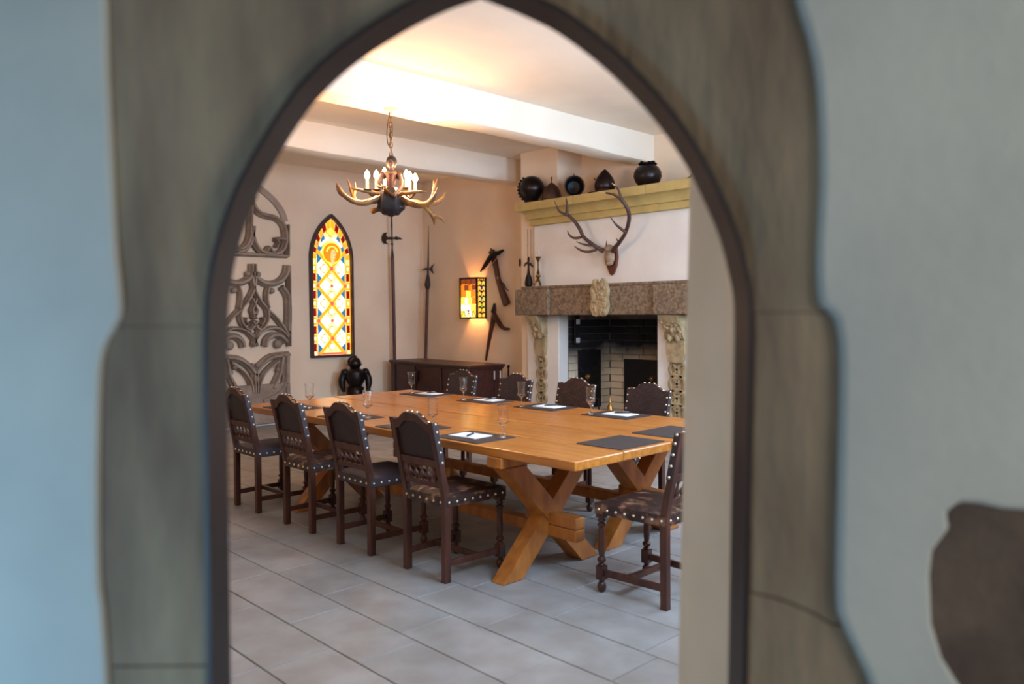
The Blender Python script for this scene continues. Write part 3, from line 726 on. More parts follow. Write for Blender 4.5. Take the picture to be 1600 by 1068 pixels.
A2 = [([(890, 610), (915, 572), (945, 535), (985, 470), (1012, 380), (1012, 310), (990, 260), (965, 220)], [.024, .019, .017, .018, .018, .016], 6.84, 6.58),
      ([(985, 462), (950, 435), (910, 400), (868, 345)], [.014, .013, .010, .003], 6.70, 6.55), ([(968, 228), (950, 185), (930, 130), (905, 100), (880, 80)], [.015, .012, .008, .003], 6.58, 6.50), ([(968, 228), (940, 200), (895, 170), (830, 155), (770, 145)], [.014, .012, .009, .003], 6.58, 6.48),
      ([(936, 548), (925, 528), (914, 510)], [.010, .007, .002], 6.80, 6.76)]
for A in (A1, A2):
    m = MB()
    for l, r, a, b_ in A: m.tube(pts5(l, a, b_), [q_*1.18 for q_ in r], 9, smooth=5)
    m.build('antler', m_antd, tr, world=True, smooth=True)
MB().tube(pts5([(836, 590), (838, 560), (838, 530)], 6.84, 6.80), [.012, .008, .002], 8).build('brow_tine', m_antd, tr, world=True, smooth=True)
for l, r in (([(905, 100), (880, 80)], [.0085, .0032]), ([(830, 155), (795, 149), (770, 145)], [.0095, .007, .0032])): MB().tube(pts5(l, 6.50, 6.48), r, 8).build('antler_tip', m_antt, tr, world=True, smooth=True)
# ---- armour on the cornice
SH = 2.753
def helm(px, py, X=6.93): return onx(px, py, X)
def on_shelf(name, label, px, X=6.93, cat='helmet', grp='old helmets on the cornice'):
    p = onx(px, 300, X); return thing(name, label, cat, (X, p.y, SH), 0, grp if grp else None)
FACE = math.atan2(-1, -1)    # toward the doorway
h = on_shelf('comb_helmet', 'round black helmet with a serrated comb at the left end of the cornice', 831, 6.822)
MB().lathe([(0, 0), (.085, 0), (.09, .02), (.075, .045), (.10, .07), (.145, .13), (.155, .18), (.14, .245), (.10, .295), (.05, .32), (0, .325)], 24).build('bowl', m_bronze, h, smooth=True)
cm = MB()
for i in range(9):
    a = math.radians(128+14*i); d = RH*math.cos(a)+Vector((0, 0, math.sin(a))); c_ = Vector((0, 0, .17))
    cm.tube([c_+d*.13, c_+d*.16, c_+d*.178], [.030, .020, .008], 8)
cm.build('comb', m_bronze, h, smooth=True)
h = on_shelf('dome_helmet', 'brown conical helmet with a knobbed spike, second from left on the cornice', 862, 6.84)
MB().lathe([(.118, 0), (.115, .05), (.10, .11), (.07, .165), (.03, .20), (.009, .212)], 24).build('bowl', m_steelb, h, smooth=True)
MB().lathe([(.010, .205), (.006, .22), (.006, .25), (.012, .256), (.006, .264), (.010, .275), (0, .283)], 10).build('spike', m_steelb, h, smooth=True)
h = on_shelf('open_helmet', 'black open faced helmet with dark hollow front in the middle of the cornice', 897, 6.85)
hm = MB(); Rz = Matrix.Rotation(FACE, 3, 'Z') @ Matrix.Rotation(R90, 3, 'Y')
hm.lathe([(0, -.11), (.06, -.105), (.10, -.07), (.115, 0), (.118, .05), (.112, .055), (.100, .045), (.095, 0), (.07, -.06), (0, -.08)], 26, (0, 0, .125), Rz); hm.build('bowl', m_blackm, h, smooth=True)
rim = MB(); rim.tube([Vector((0, 0, .125))+Rz @ Vector((.114*math.cos(a*.2618), .114*math.sin(a*.2618), .052)) for a in range(25)], .007, 8); rim.build('rim', m_steelb, h, smooth=True)
MB().lathe([(.012, .225), (.006, .245), (.004, .275), (0, .28)], 8).build('spike', m_blackm, h, smooth=True)
h = on_shelf('pointed_helmet', 'grey pointed helmet with a side visor ring, right of the antlers on the cornice', 945, 6.98)
MB().lathe([(.108, .012), (.112, .03), (.108, .06), (.113, .066), (.118, .10), (.115, .14), (.095, .19), (.055, .245), (.018, .285), (0, .295)], 24).build('bowl', m_steel, h, smooth=True)
MB().tube([(-RH*.135+NH*-.03+Vector((math.cos(a*.314)*.055, math.sin(a*.314)*.055, .018))) for a in range(21)], .012, 8).build('visor_ring', m_blackm, h, smooth=True)
MB().tube([-RH*.105+Vector((0, 0, .17)), -RH*.125+Vector((0, 0, .20))], [.008, .004], 8).build('rivet', m_steel, h)
h = on_shelf('round_helmet', 'round bulbous brown black helmet with a ruffled top rim', 1012, 6.95)
MB().lathe([(0, 0), (.07, 0), (.09, .02), (.13, .07), (.150, .125), (.145, .175), (.115, .225), (.075, .25), (.07, .258)], 28).build('bowl', m_bronze, h, smooth=True)
rf = MB()
for i in range(11):
    a = i*2*math.pi/11; rf.ell((.076*math.cos(a), .076*math.sin(a), .258+.006*(i % 3)), (.026, .026, .016), 8, 6)
rf.build('ruffle', m_bronze, h, smooth=True)
p = onx(1070, 280, 6.93)
h = thing('powder_horn', 'dark curved horn lying at the right end of the cornice by the doorway edge', 'horn', (6.93, p.y, SH))
MB().tube([RH*-.09+Vector((0, 0, .012)), RH*-.03+Vector((0, 0, .018)), RH*.04+Vector((0, 0, .035)), RH*.085+Vector((0, 0, .08)), RH*.10+Vector((0, 0, .15))], [.006, .014, .022, .022, .012], 10, smooth=5).build('horn_body', m_bronze, h, smooth=True)
p2 = onx(1058, 284, 6.95); o = MB().lathe([(0, 0), (.016, 0), (.018, .008), (.010, .016), (0, .02)], 12).build('knob', m_bronze, smooth=True); o.location = (6.95, p2.y, SH); tag(o, 'small dark round knob beside the horn on the cornice', 'knob')
# ---- things on the lintel
LZ = 1.7525
p = onx(826, 446, 6.84)
t = thing('powder_flask', 'dark pear shaped flask with crossed ornament and tall thin rods on the lintel', 'flask', (6.84, p.y, LZ))
MB().lathe([(0, 0), (.03, 0), (.052, .015), (.054, .05), (.042, .11), (.022, .16), (.014, .22), (.013, .30), (.018, .33), (.012, .36), (0, .37)], 16, sx=.8).build('body', m_blackm, t, smooth=True)
MB().tube([RH*-.055+Vector((0, 0, .25)), RH*-.02+Vector((0, 0, .29)), RH*.03+Vector((0, 0, .27)), RH*.06+Vector((0, 0, .24))], [.008, .016, .018, .008], 8, smooth=4).build('ornament', m_steelb, t, smooth=True)
for s in (-.008, .03): MB().tube([RH*s+Vector((0, 0, .28)), RH*s+Vector((0, 0, .70))], .0035, 6).build('rod', m_steelb, t)
p = onx(841, 447, 6.80)
t = thing('candlestick', 'brass tripod candlestick with white candle stub on the lintel', 'candlestick', (6.80, p.y, LZ))
MB().lathe([(.018, .055), (.026, .075), (.014, .10), (.032, .115), (.03, .13), (.014, .145), (.022, .165), (.012, .18), (.009, .21), (.009, .29), (.018, .31), (.034, .345), (.036, .352), (0, .352)], 16).build('stem', m_gold, t, smooth=True)
for i in range(3):
    a = 2.1*i+.3; d = Vector((math.cos(a), math.sin(a), 0)); MB().tube([d*.012+Vector((0, 0, .07)), d*.035+Vector((0, 0, .045)), d*.055+Vector((0, 0, .006))], [.012, .013, .011], 8, smooth=3).build('foot', m_gold, t, smooth=True)
MB().lathe([(.011, .35), (.011, .42), (0, .425)], 12).build('candle', m_lace, t, smooth=True)
for px, py, lab in ((813.5, 410, 'small black iron hook on the chimney breast left of the hood'),):
    p = onx(px, py, XB); o = MB().ell((0, 0, 0), (.012, .018, .055), 10, 8).build('wall_hook', m_blackm, smooth=True); o.location = (XB-.012, p.y, p.z); tag(o, lab, 'hook')
# ================================================================== BACK WALL
# ---- stone tracery in three panels
def trac(pts, w, dep=.12, sub=6, closed=False):
    """pts in (x,z) on the back wall: a moulded stone bar swept along them"""
    C = crom([Vector((x, 0, z)) for x, z in pts], sub); m = MB(); vs = []; fs = []
    pr = [(-.5, 0), (-.5, .45), (-.32, .62), (-.16, 1), (.16, 1), (.32, .62), (.5, .45), (.5, 0)]
    for i, p_ in enumerate(C):
        d = (C[min(i+1, len(C)-1)]-C[max(i-1, 0)]).normalized(); nn = Vector((d.z, 0, -d.x))
        for a, h_ in pr: vs.append(Vector((p_.x, YB-.004-dep*h_, p_.z))+nn*a*w)
    m_ = len(pr)
    for i in range(len(C)-1):
        for k_ in range(m_): fs.append((i*m_+k_, i*m_+(k_+1) % m_, (i+1)*m_+(k_+1) % m_, (i+1)*m_+k_))
    fs.append(tuple(range(m_))); fs.append(tuple((len(C)-1)*m_+k_ for k_ in range(m_)))
    return m.add(vs, fs)
def zc_(ox, oy, s): return lambda x, y: (lambda p_: (p_.x, p_.z))(ony(ox+x/s, oy+y/s, YB-.06))
TX = ony(395, 420, YB-.06).x
def tpanel(name, label, ribs, conv, slabs=(), cusps=()):
    t = thing(name, label, 'tracery', (TX, YB-.06, .0), 0, 'stone tracery panels on the back wall')
    for l, w, mir in ribs:
        P_ = [conv(x, y) for x, y in l]
        trac(P_, w).build('rib', m_trac, t, world=True, fix=True)
        if mir: trac([(2*TX-x, z) for x, z in P_], w).build('rib', m_trac, t, world=True, fix=True)
    for (x0, y0, x1, y1) in slabs:
        a = conv(x0, y0); b_ = conv(x1, y1); MB().box(a[0], b_[0], YB-.10, YB-.001, min(a[1], b_[1]), max(a[1], b_[1])).build('slab', m_trac, t, world=True, bevel=.012)
    for x, y, r in cusps:
        a = conv(x, y)
        for xx in (a[0], 2*TX-a[0]): MB().ell((xx, YB-.056, a[1]), (r, .05, r), 12, 8).build('cusp', m_trac, t, world=True, smooth=True)
    return t
c1 = zc_(350, 290, 8.217)
tp1 = tpanel('tracery_panel', 'topmost weathered stone tracery panel with a teardrop opening on the back wall', [
    ([(335, 150), (340, 300), (335, 500), (330, 640), (290, 750), (220, 810), (120, 850)], .075, False),
    ([(338, 150), (380, 260), (450, 345), (540, 385), (650, 410), (735, 470), (775, 560), (785, 680), (765, 790), (700, 860), (600, 875), (490, 850), (410, 770), (365, 650), (345, 520)], .072, True),
    ([(60, 872), (300, 880), (560, 893), (815, 905)], .05, False), ([(812, 900), (812, 700), (810, 500)], .05, True), ([(770, 690), (705, 680), (650, 690)], .05, True), ([(660, 790), (690, 735), (650, 692)], .04, True), ([(640, 870), (600, 830), (575, 790), (540, 830), (520, 850)], .05, True)], c1)
arc = crom([Vector((2*TX-x, 0, z)) for x, z in [c1(805, 455), c1(760, 330), c1(660, 190), c1(540, 80), c1(430, 0), c1(330, -50)]], 5)
for sgn in (1, -1):
    A_ = [(p_.x if sgn < 0 else 2*TX-p_.x, p_.z) for p_ in arc]; m = MB(); vs = []; fs = []
    for i, (x, z) in enumerate(A_):
        a = A_[max(i-1, 0)]; b_ = A_[min(i+1, len(A_)-1)]; d = Vector((b_[0]-a[0], 0, b_[1]-a[1])).normalized(); nn = Vector((d.z, 0, -d.x))*.04
        c_ = Vector((x, YB-.001, z)); vs += [c_-nn, c_-nn+Vector((0, -.03, 0)), c_+nn+Vector((0, -.03, 0)), c_+nn]
    for i in range(len(A_)-1):
        for k_ in range(3): fs.append((i*4+k_, i*4+k_+1, (i+1)*4+k_+1, (i+1)*4+k_))
    m.add(vs, fs).build('arch_band', m_trac2, tp1, world=True, fix=True)
c2 = zc_(350, 400, 7.117)
tpanel('tracery_panel', 'middle stone tracery panel with interlaced flowing ribs and a central leaf', [
    ([(303, 85), (304, 220), (330, 370), (400, 500), (470, 590), (480, 680), (455, 760), (400, 815), (345, 780), (306, 720)], .055, True),
    ([(470, 585), (560, 670), (640, 770), (705, 880)], .055, True),
    ([(330, 180), (370, 250), (450, 300), (540, 305), (630, 270), (690, 190), (705, 105)], .085, True),
    ([(490, 335), (468, 420), (474, 510), (490, 580)], .05, True), ([(640, 340), (700, 430), (715, 560), (714, 700), (705, 830)], .085, True),
    ([(318, 1000), (345, 920), (410, 840), (500, 800), (590, 800), (660, 850), (700, 900)], .055, True),
    ([(390, 825), (350, 900), (316, 985)], .05, True), ([(455, 1000), (475, 930), (540, 880), (620, 885), (690, 950)], .085, True),
    ([(305, 470), (330, 540), (355, 600), (340, 660), (306, 690)], .04, True), ([(355, 600), (330, 640)], .05, True),
    ([(716, 105), (720, 500), (722, 1000)], .04, True), ([(400, 760), (430, 720), (420, 680)], .035, True)], c2,
    cusps=[(380, 200, .035), (530, 385, .04), (600, 975, .06), (290, 600, .02), (345, 770, .03)])
c3 = zc_(350, 540, 8.217)
tpanel('tracery_panel', 'lowest stone tracery panel with forked ribs above a plain stone base', [
    ([(392, 600), (392, 480), (385, 400), (430, 300), (510, 210), (620, 140), (830, 110)], .085, True),
    ([(620, 540), (670, 440), (710, 340), (728, 220), (745, 120)], .075, True), ([(800, 120), (800, 400), (800, 600)], .11, True),
    ([(480, 700), (580, 660), (700, 590), (790, 470)], .09, True), ([(440, 600), (455, 480), (500, 370), (590, 270), (690, 190)], .05, True)], c3,
    slabs=((-30, 535, 845, 965),), cusps=[(430, 250, .035), (640, 245, .035), (690, 310, .03)])
a = c3(860, 960)
MB().box(2*TX-a[0]-.05, a[0]+.06, YB-.05, YB-.001, 0, a[1]-.002).build('trim_1', m_white)['kind'] = 'structure'
# ---- stained glass window
gx = lambda px, py: ony(px, py, YB-.045)
GX0, GX1 = 5.47, 6.135; GC = (GX0+GX1)/2; GZ0, GZS, GZA = .845, 2.19, 2.815
def lancet(hw, z0, zs, za, n_=12):
    """pointed arch outline centred on 0: list of (x,z)"""
    h_ = za-zs; R = (hw*hw+h_*h_)/(2*hw); pts = [(-hw, z0), (-hw, zs)]
    a1 = math.atan2(h_, R-hw)
    for i in range(1, n_+1):
        a = a1*i/n_; pts.append((R-hw-R*math.cos(a), zs+R*math.sin(a)))
    return pts+[(-x, z) for x, z in reversed(pts[:-1])]
sg = thing('stained_glass_window', 'glowing pointed stained glass window with a haloed head and gold lattice', 'window', (GC, YB, GZ0))
V = lambda x, z, d: Vector((GC+x, YB-d, z))
HW = (GX1-GX0)/2
fo = lancet(HW, GZ0, GZS, GZA); fi = lancet(HW-.028, GZ0+.03, GZS, GZA-.05)
MB().prism([V(x, z, .001) for x, z in fo], (0, -.075, 0), holes=[[V(x, z, .001) for x, z in fi]]).build('frame', M('window_iron', (72, 52, 54), .5, metal=.3), sg, world=True, fix=True)
MB().prism([V(x, z, .012) for x, z in lancet(HW-.02, GZ0+.02, GZS, GZA-.03)], (0, -.006, 0)).build('backing_glass', G('base', (255, 222, 150), 1.1), sg, world=True, fix=True)
def piece(name, mat, pts, d=.02, th=.006): return MB().prism([V(x, z, d) for x, z in pts], (0, -th, 0)).build(name, mat, sg, world=True, fix=True)
def disc(cx, cz, r, n_=16): return [(cx+r*math.cos(2*math.pi*i/n_), cz+r*math.sin(2*math.pi*i/n_)) for i in range(n_)]
IW = .218                                   # half width of the inner field
ZP = [ony(517, y, YB-.02).z for y in (419.7, 446.7, 474, 500.8, 528.4)]; STP = (ZP[0]-ZP[-1])/4
def inside(x, z):
    hw, zs, za = HW-.03, GZS, GZA-.055
    if z <= zs: return abs(x) < hw
    h_ = za-zs; R = (hw*hw+h_*h_)/(2*hw); return (abs(x)+R-hw)**2+(z-zs)**2 < R*R
for s in (-1, 1):                           # borders: ruby strips and gold squares
    z = ZP[-1]-.5*STP*.5-STP*.5; i = 0
    zz_ = ZP[-1]-STP
    while zz_ < GZS-.02:
        for dz, mt_, nm in ((-.25, g_gold, 'border_square'), (.25, g_red, 'border_strip')):
            a, b_ = zz_+(dz-.22)*STP, zz_+(dz+.23)*STP
            a += STP*.25; b_ += STP*.25
            a = max(a, GZ0+.045)
            if b_ > a+.02 and b_ < GZS+.03:
                piece(nm, mt_, [(s*(IW+.022), a), (s*(HW-.045), a), (s*(HW-.045), b_), (s*(IW+.022), b_)])
                if mt_ is g_gold: piece('border_jewel', g_white, [(s*(IW+.034), a+.03), (s*(HW-.057), a+.03), (s*(HW-.057), b_-.03), (s*(IW+.034), b_-.03)], .027)
        zz_ += STP
    hw, h_ = HW-.035, GZA-.06-GZS; R = (hw*hw+h_*h_)/(2*hw); a1 = math.atan2(h_, R-hw)
    hw2, h2 = IW+.022, GZA-.17-GZS; R2_ = (hw2*hw2+h2*h2)/(2*hw2); a2 = math.atan2(h2, R2_-hw2)
    for i in range(7):
        t0, t1 = (i+.06)/7, (i+.94)/7
        pt = lambda hw_, R_, a_, t_: (s*-(R_-hw_-R_*math.cos(a_*t_)), GZS+R_*math.sin(a_*t_))
        pp = [pt(hw, R, a1, t0), pt(hw, R, a1, (t0+t1)/2), pt(hw, R, a1, t1), pt(hw2, R2_, a2, t1), pt(hw2, R2_, a2, (t0+t1)/2), pt(hw2, R2_, a2, t0)]
        piece('border_strip' if i % 2 else 'border_square', (g_red if i % 2 else g_gold), pp)
    bar = [(s*(IW+.008), GZ0+.035), (s*(IW+.019), GZ0+.035), (s*(IW+.019), GZS), (s*(IW+.008), GZS)]
    piece('gold_bar', g_gold, bar, .024)
    bar = [(s*(HW-.043), GZ0+.035), (s*(HW-.033), GZ0+.035), (s*(HW-.033), GZS), (s*(HW-.043), GZS)]
    piece('gold_bar', g_gold, bar, .024)
    # curved inner line
    for i in range(10):
        t0, t1 = i/10, (i+1)/10; p0 = pt(hw2, R2_, a2, t0); p1 = pt(hw2, R2_, a2, t1); q0 = (p0[0]*.95, p0[1]-.004); q1 = (p1[0]*.95, p1[1]-.008)
        piece('gold_bar', g_gold, [p0, p1, q1, q0], .024)
def seg_bar(p0, p1, w, mat, d, nm='lattice_bar'):
    dx, dz = p1[0]-p0[0], p1[1]-p0[1]; l_ = math.hypot(dx, dz); nx, nz = -dz/l_*w/2, dx/l_*w/2
    piece(nm, mat, [(p0[0]+nx, p0[1]+nz), (p1[0]+nx, p1[1]+nz), (p1[0]-nx, p1[1]-nz), (p0[0]-nx, p0[1]-nz)], d)
zt_ = [ZP[0]+STP]+ZP+[ZP[-1]-STP]
for i in range(len(zt_)-1):                 # gold lattice
    za_, zb_ = zt_[i], max(zt_[i+1], GZ0+.04); f__ = (za_-zb_)/STP
    cent = (i % 2 == 1)
    for s in (-1, 1):
        p0, p1 = ((0, za_), (s*IW*f__, zb_)) if cent else ((s*IW, za_), (s*IW*(1-f__), zb_))
        seg_bar(p0, p1, .042, g_gold, .030)
def flower(x, z, r, mt_=g_white, nm='flower'):
    pts = []
    for i in range(24):
        a = 2*math.pi*i/24; rr = r*(.62+.38*abs(math.cos(2*a))); pts.append((x+rr*math.cos(a), z+rr*math.sin(a)))
    ol = [(x+(px_-x)*1.28, z+(pz-z)*1.28) for px_, pz in pts]
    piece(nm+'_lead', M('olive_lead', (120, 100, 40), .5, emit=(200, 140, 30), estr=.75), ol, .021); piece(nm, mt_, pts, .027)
for i, z in enumerate(ZP):
    if i % 2 == 0:
        for s in (-1, 1):
            pts = [(s*IW, z-.14)]+[(s*(IW-.02)-s*.145*math.cos(math.radians(a)), z+.145*math.sin(math.radians(a))) for a in range(-80, 81, 16)]+[(s*IW, z+.14)]
            piece('roundel', g_white, pts, .019); flower(s*.115, z, .052)
            for sg_ in (-1, 1):
                zc2 = z+sg_*STP*.66
                if zc2 < GZ0+.05: continue
                piece('blue_corner', g_blue, [(s*IW, zc2-sg_*.10), (s*IW, zc2+sg_*.085), (s*(IW-.095), zc2-sg_*.0)], .022)
        flower(0, z-STP*.47, .046)
        if z+STP*.47 < 2.0: flower(0, z+STP*.47, .046)
        piece('rose_boss', g_rose, disc(0, z, .027), .038)
    else:
        piece('white_diamond', G('white', (255, 246, 224), 1.6), [(-.17, z), (-.085, z+.085), (0, z+.0), (-.085, z-.085)], .019); piece('white_diamond', G('white', (255, 246, 224), 1.6), [(.17, z), (.085, z+.085), (0, z), (.085, z-.085)], .019)
        for x in (-IW+.006, 0, IW-.006): piece('rose_boss', g_rose, disc(x, z, .024), .038)
zb_ = GZ0+.035; piece('base_strip', g_rose, [(-IW, zb_), (IW, zb_), (IW, zb_+.028), (-IW, zb_+.028)], .030)
hz_ = ony(517, 395, YB-.02).z; hx = .01
for s in (-1, 1):
    piece('blue_corner', g_blue, [(s*IW, hz_-.05), (s*(IW-.01), hz_+.14), (s*(IW-.09), hz_+.06)], .021)
    piece('blue_corner', g_blue, [(s*.16, hz_+.13), (s*.125, hz_+.27), (s*.075, hz_+.17)], .021)
    piece('green_leaf', g_green, [(s*.03, hz_+.13), (s*.075, hz_+.19), (s*.15, hz_+.12), (s*.135, hz_+.05)], .022)
    piece('cream_ribbon', g_white, [(s*.02, hz_+.185), (s*.06, hz_+.215), (s*.185, hz_+.10), (s*.165, hz_+.075)], .026)
piece('halo_edge', g_yel, disc(hx, hz_, .152, 28), .030); piece('halo', g_amber, disc(hx, hz_, .136, 28), .036)
piece('halo_ring', g_yel, [(hx+r_*math.cos(math.radians(a)), hz_+.0+r_*math.sin(math.radians(a))) for r_, rg_ in ((.095, range(10, 171, 16)), (.075, range(170, 9, -16))) for a in rg_], .042)
piece('hair', G('hair', (206, 142, 40), .8), [(hx-.05, hz_-.085), (hx-.075, hz_-.03), (hx-.065, hz_+.04), (hx-.03, hz_+.078), (hx+.02, hz_+.08), (hx+.055, hz_+.04), (hx+.06, hz_-.02), (hx+.03, hz_-.09)], .046)
piece('face', g_skin, [(hx-.02, hz_-.16), (hx-.028, hz_-.09), (hx-.03, hz_-.03), (hx-.012, hz_+.035), (hx+.025, hz_+.045), (hx+.048, hz_+.01), (hx+.056, hz_-.022), (hx+.046, hz_-.03), (hx+.044, hz_-.065), (hx+.026, hz_-.085), (hx+.03, hz_-.16)], .052)
m_ln = M('glass_paint', (96, 52, 20), .6)
for pts in ([(hx+.012, hz_-.005), (hx+.034, hz_-.002), (hx+.034, hz_-.010), (hx+.012, hz_-.012)], [(hx+.026, hz_-.050), (hx+.044, hz_-.048), (hx+.043, hz_-.055), (hx+.026, hz_-.057)], [(hx+.01, hz_+.010), (hx+.036, hz_+.013), (hx+.036, hz_+.008), (hx+.01, hz_+.004)]): piece('face_line', m_ln, pts, .0585, .001)
flower(0, hz_+.29, .058, g_yel)
# ---- knight figure
def bez(c): return c
kp = ony(555, 590, 9.28)
kn = thing('knight_statue', 'small dark bronze knight in armour with plumed hat against the back wall', 'statue', (kp.x, 9.28, 0), -YAW*.6)
MB().lathe([(0, 0), (.15, 0), (.15, .05), (.13, .07), (0, .07)], 20).build('base', m_bronze, kn, smooth=True)
bd = MB()
for s in (-1, 1): bd.tube([(s*.068, 0, .06), (s*.070, -.01, .16), (s*.066, .005, .24), (s*.058, 0, .34), (s*.045, 0, .42)], [.040, .040, .052, .064, .074], 12, smooth=4)
bd.tube([(0, 0, .38), (0, 0, .45), (0, -.02, .54), (0, -.014, .62), (0, 0, .67), (0, 0, .70)], [.105, .092, .132, .138, .095, .045], 18, smooth=4)
for s in (-1, 1):
    bd.ell((s*.140, 0, .635), (.056, .06, .055), 12, 8)
    bd.tube([(s*.145, 0, .63), (s*.178, .0, .55), (s*.182, -.02, .48), (s*.172, -.05, .42)], [.048, .050, .046, .036], 10, smooth=4); bd.ell((s*.168, -.06, .405), (.034, .036, .036), 10, 7)
bd.build('body', m_bronze, kn, smooth=True)
MB().lathe([(.055, .685), (.078, .715), (.086, .75), (.080, .79), (.056, .825), (.024, .842), (0, .846)], 18).build('helmet', m_bronze, kn, smooth=True)
MB().lathe([(.070, .728), (.108, .735), (.112, .745), (.070, .752)], 18, (-.01, 0, 0)).build('brim', m_bronze, kn, smooth=True)
MB().tube([(.02, 0, .80), (.005, .0, .845), (-.03, .01, .84), (-.075, .02, .80), (-.085, .02, .745)], [.014, .024, .026, .024, .010], 9, smooth=4).build('plume', m_bronze, kn, smooth=True)
MB().lathe([(.125, .325), (.128, .36), (.115, .41), (.095, .44)], 18).build('tasset', m_bronze, kn, smooth=True)
# ---- halberds
def flatpoly(pts, o, X, Z, th):
    o = Vector(o); n_ = X.cross(Z).normalized(); return MB().prism([o+X*x+Z*z-n_*th/2 for x, z in pts], n_*th)
ZV = Vector((0, 0, 1))
hb = ony(617, 558, 9.46); ht = ony(613, 333, 9.46)
h1 = thing('halberd', 'tall halberd with crescent axe blade standing behind the left of the chest', 'halberd', (6.80, 9.46, 0), 0, 'halberds behind the chest')
def zz1(y): return ony(614, y, 9.46).z
sx = hb.x-6.80
MB().tube([(sx, 0, .0), (sx-.01, 0, 1.3), (sx-.02, 0, zz1(402))], .026, 10).build('shaft', m_wood, h1, smooth=True)
MB().tube([(sx-.02, 0, zz1(402)), (sx-.023, 0, zz1(388)), (sx-.023, 0, zz1(381))], [.024, .012, .012], 10).build('socket', m_steel, h1, smooth=True)
MB().tube([(sx-.023, 0, zz1(382)), (sx-.025, 0, zz1(360)), (sx-.027, 0, zz1(354)), (sx-.028, 0, zz1(330)), (sx-.028, 0, zz1(315))], [.011, .011, .014, .008, .002], 8).build('spike', m_steel, h1, smooth=True)
MB().ell((sx-.023, 0, zz1(381)), (.02, .02, .016), 10, 6).build('collar', m_steel, h1, smooth=True)
bz = zz1(372); ax = sx-.024
flatpoly([(0, .018), (-.07, .016), (-.085, .05), (-.07, .085), (-.12, .075), (-.15, .02), (-.15, -.03), (-.12, -.075), (-.06, -.085), (-.085, -.05), (-.075, -.018), (0, -.018)], (ax, 0, bz), RH, ZV, .012).build('axe_blade', m_steel, h1, fix=True)
flatpoly([(0, .015), (.04, .014), (.06, .028), (.085, .016), (.12, .01), (.15, -.02), (.10, -.018), (.06, -.026), (.04, -.014), (0, -.015)], (ax, 0, bz), RH, ZV, .012).build('back_spike', m_steel, h1, fix=True)
h2 = thing('halberd', 'tall pole weapon with long needle spike standing in the corner behind the chest', 'halberd', (7.29, 9.335, 0), 0, 'halberds behind the chest')
def q2(px, py): p_ = ony(px, py, 9.335); return (p_.x-7.29, 0, p_.z)
b0 = q2(665, 556)
MB().tube([(b0[0], 0, 0), b0, q2(667.5, 465), q2(668, 448)], .024, 10).build('shaft', m_wood, h2, smooth=True)
MB().tube([q2(668, 452), q2(668, 445), q2(668.5, 436), q2(668.6, 428)], [.026, .046, .034, .016], 12, smooth=3).build('tassel', m_leather, h2, smooth=True)
MB().tube([q2(668.6, 430), q2(669, 414), q2(669.2, 400), q2(669.6, 352)], [.016, .014, .011, .002], 8).build('spike', m_steel, h2, smooth=True)
c_ = q2(669, 420)
flatpoly([(0, .02), (-.05, .016), (-.105, -.02), (-.05, -.016), (0, -.016), (.025, -.016), (.06, -.06), (.085, -.075), (.065, 0.0), (.075, .045), (.098, .085), (.05, .05), (.025, .015)], c_, RH, ZV, .012).build('blade', m_steel, h2, fix=True)
# ---- chest
ca_ = math.radians(-4.7)
ct = thing('chest', 'long dark stained wooden chest with overhanging lid in the back corner', 'chest', (6.46, 7.43, 0), ca_)
CW, CL, CHH = .585, 1.95, .775
MB().box(.03, CW-.02, .03, CL-.02, .05, CHH-.06).build('body', m_chest, ct, bevel=.006)
MB().box(-.005, CW, -.005, CL, CHH-.035, CHH).build('lid', m_chest, ct, bevel=.008)
MB().box(.012, CW-.01, .012, CL-.01, CHH-.062, CHH-.036).build('moulding', m_chest, ct, bevel=.008)
MB().box(.015, CW-.008, .015, CL-.008, 0, .09).build('plinth', m_chest, ct, bevel=.008)
for y in (.06, CL/3, 2*CL/3-.02, CL-.13): MB().box(.012, .03, y, y+.09, .09, CHH-.062).build('stile', m_chest, ct, bevel=.004)
MB().box(.006, .012, CL*.62, CL*.62+.10, .50, .66).build('lock_plate', m_blackm, ct, bevel=.002)
for x in (.05, CW-.15): MB().box(x, x+.09, .012, .03, .09, CHH-.062).build('stile', m_chest, ct, bevel=.004)
for x in (.40, .50): MB().box(x, x+.018, .000, .010, .585, .69).build('pale_tab', M('pale_tab', (206, 190, 180), .6), ct, bevel=.002)
# sword leaning behind the near end of the chest
p = onx(794.5, 585, 7.30)
sw = thing('dagger', 'dark dagger hilt upright against the wall right of the chest', 'dagger', (7.30, p.y, 0))
zt0 = onx(794, 571, 7.3).z; zg = onx(794, 592, 7.3).z
MB().tube([(0, 0, zg), (0, 0, zt0-.02)], .013, 8).build('grip', m_leather, sw, smooth=True)
MB().ell((0, 0, zt0-.01), (.022, .022, .022), 10, 7).build('pommel', m_blackm, sw, smooth=True)
MB().tube([-RH*.07+Vector((0, 0, zg)), RH*.07+Vector((0, 0, zg))], .010, 8).build('crossguard', m_blackm, sw, smooth=True)
MB().beam((0, 0, 0), (0, 0, zg), .028, .012, up=(1, 0, 0)).build('scabbard', m_leather, sw)
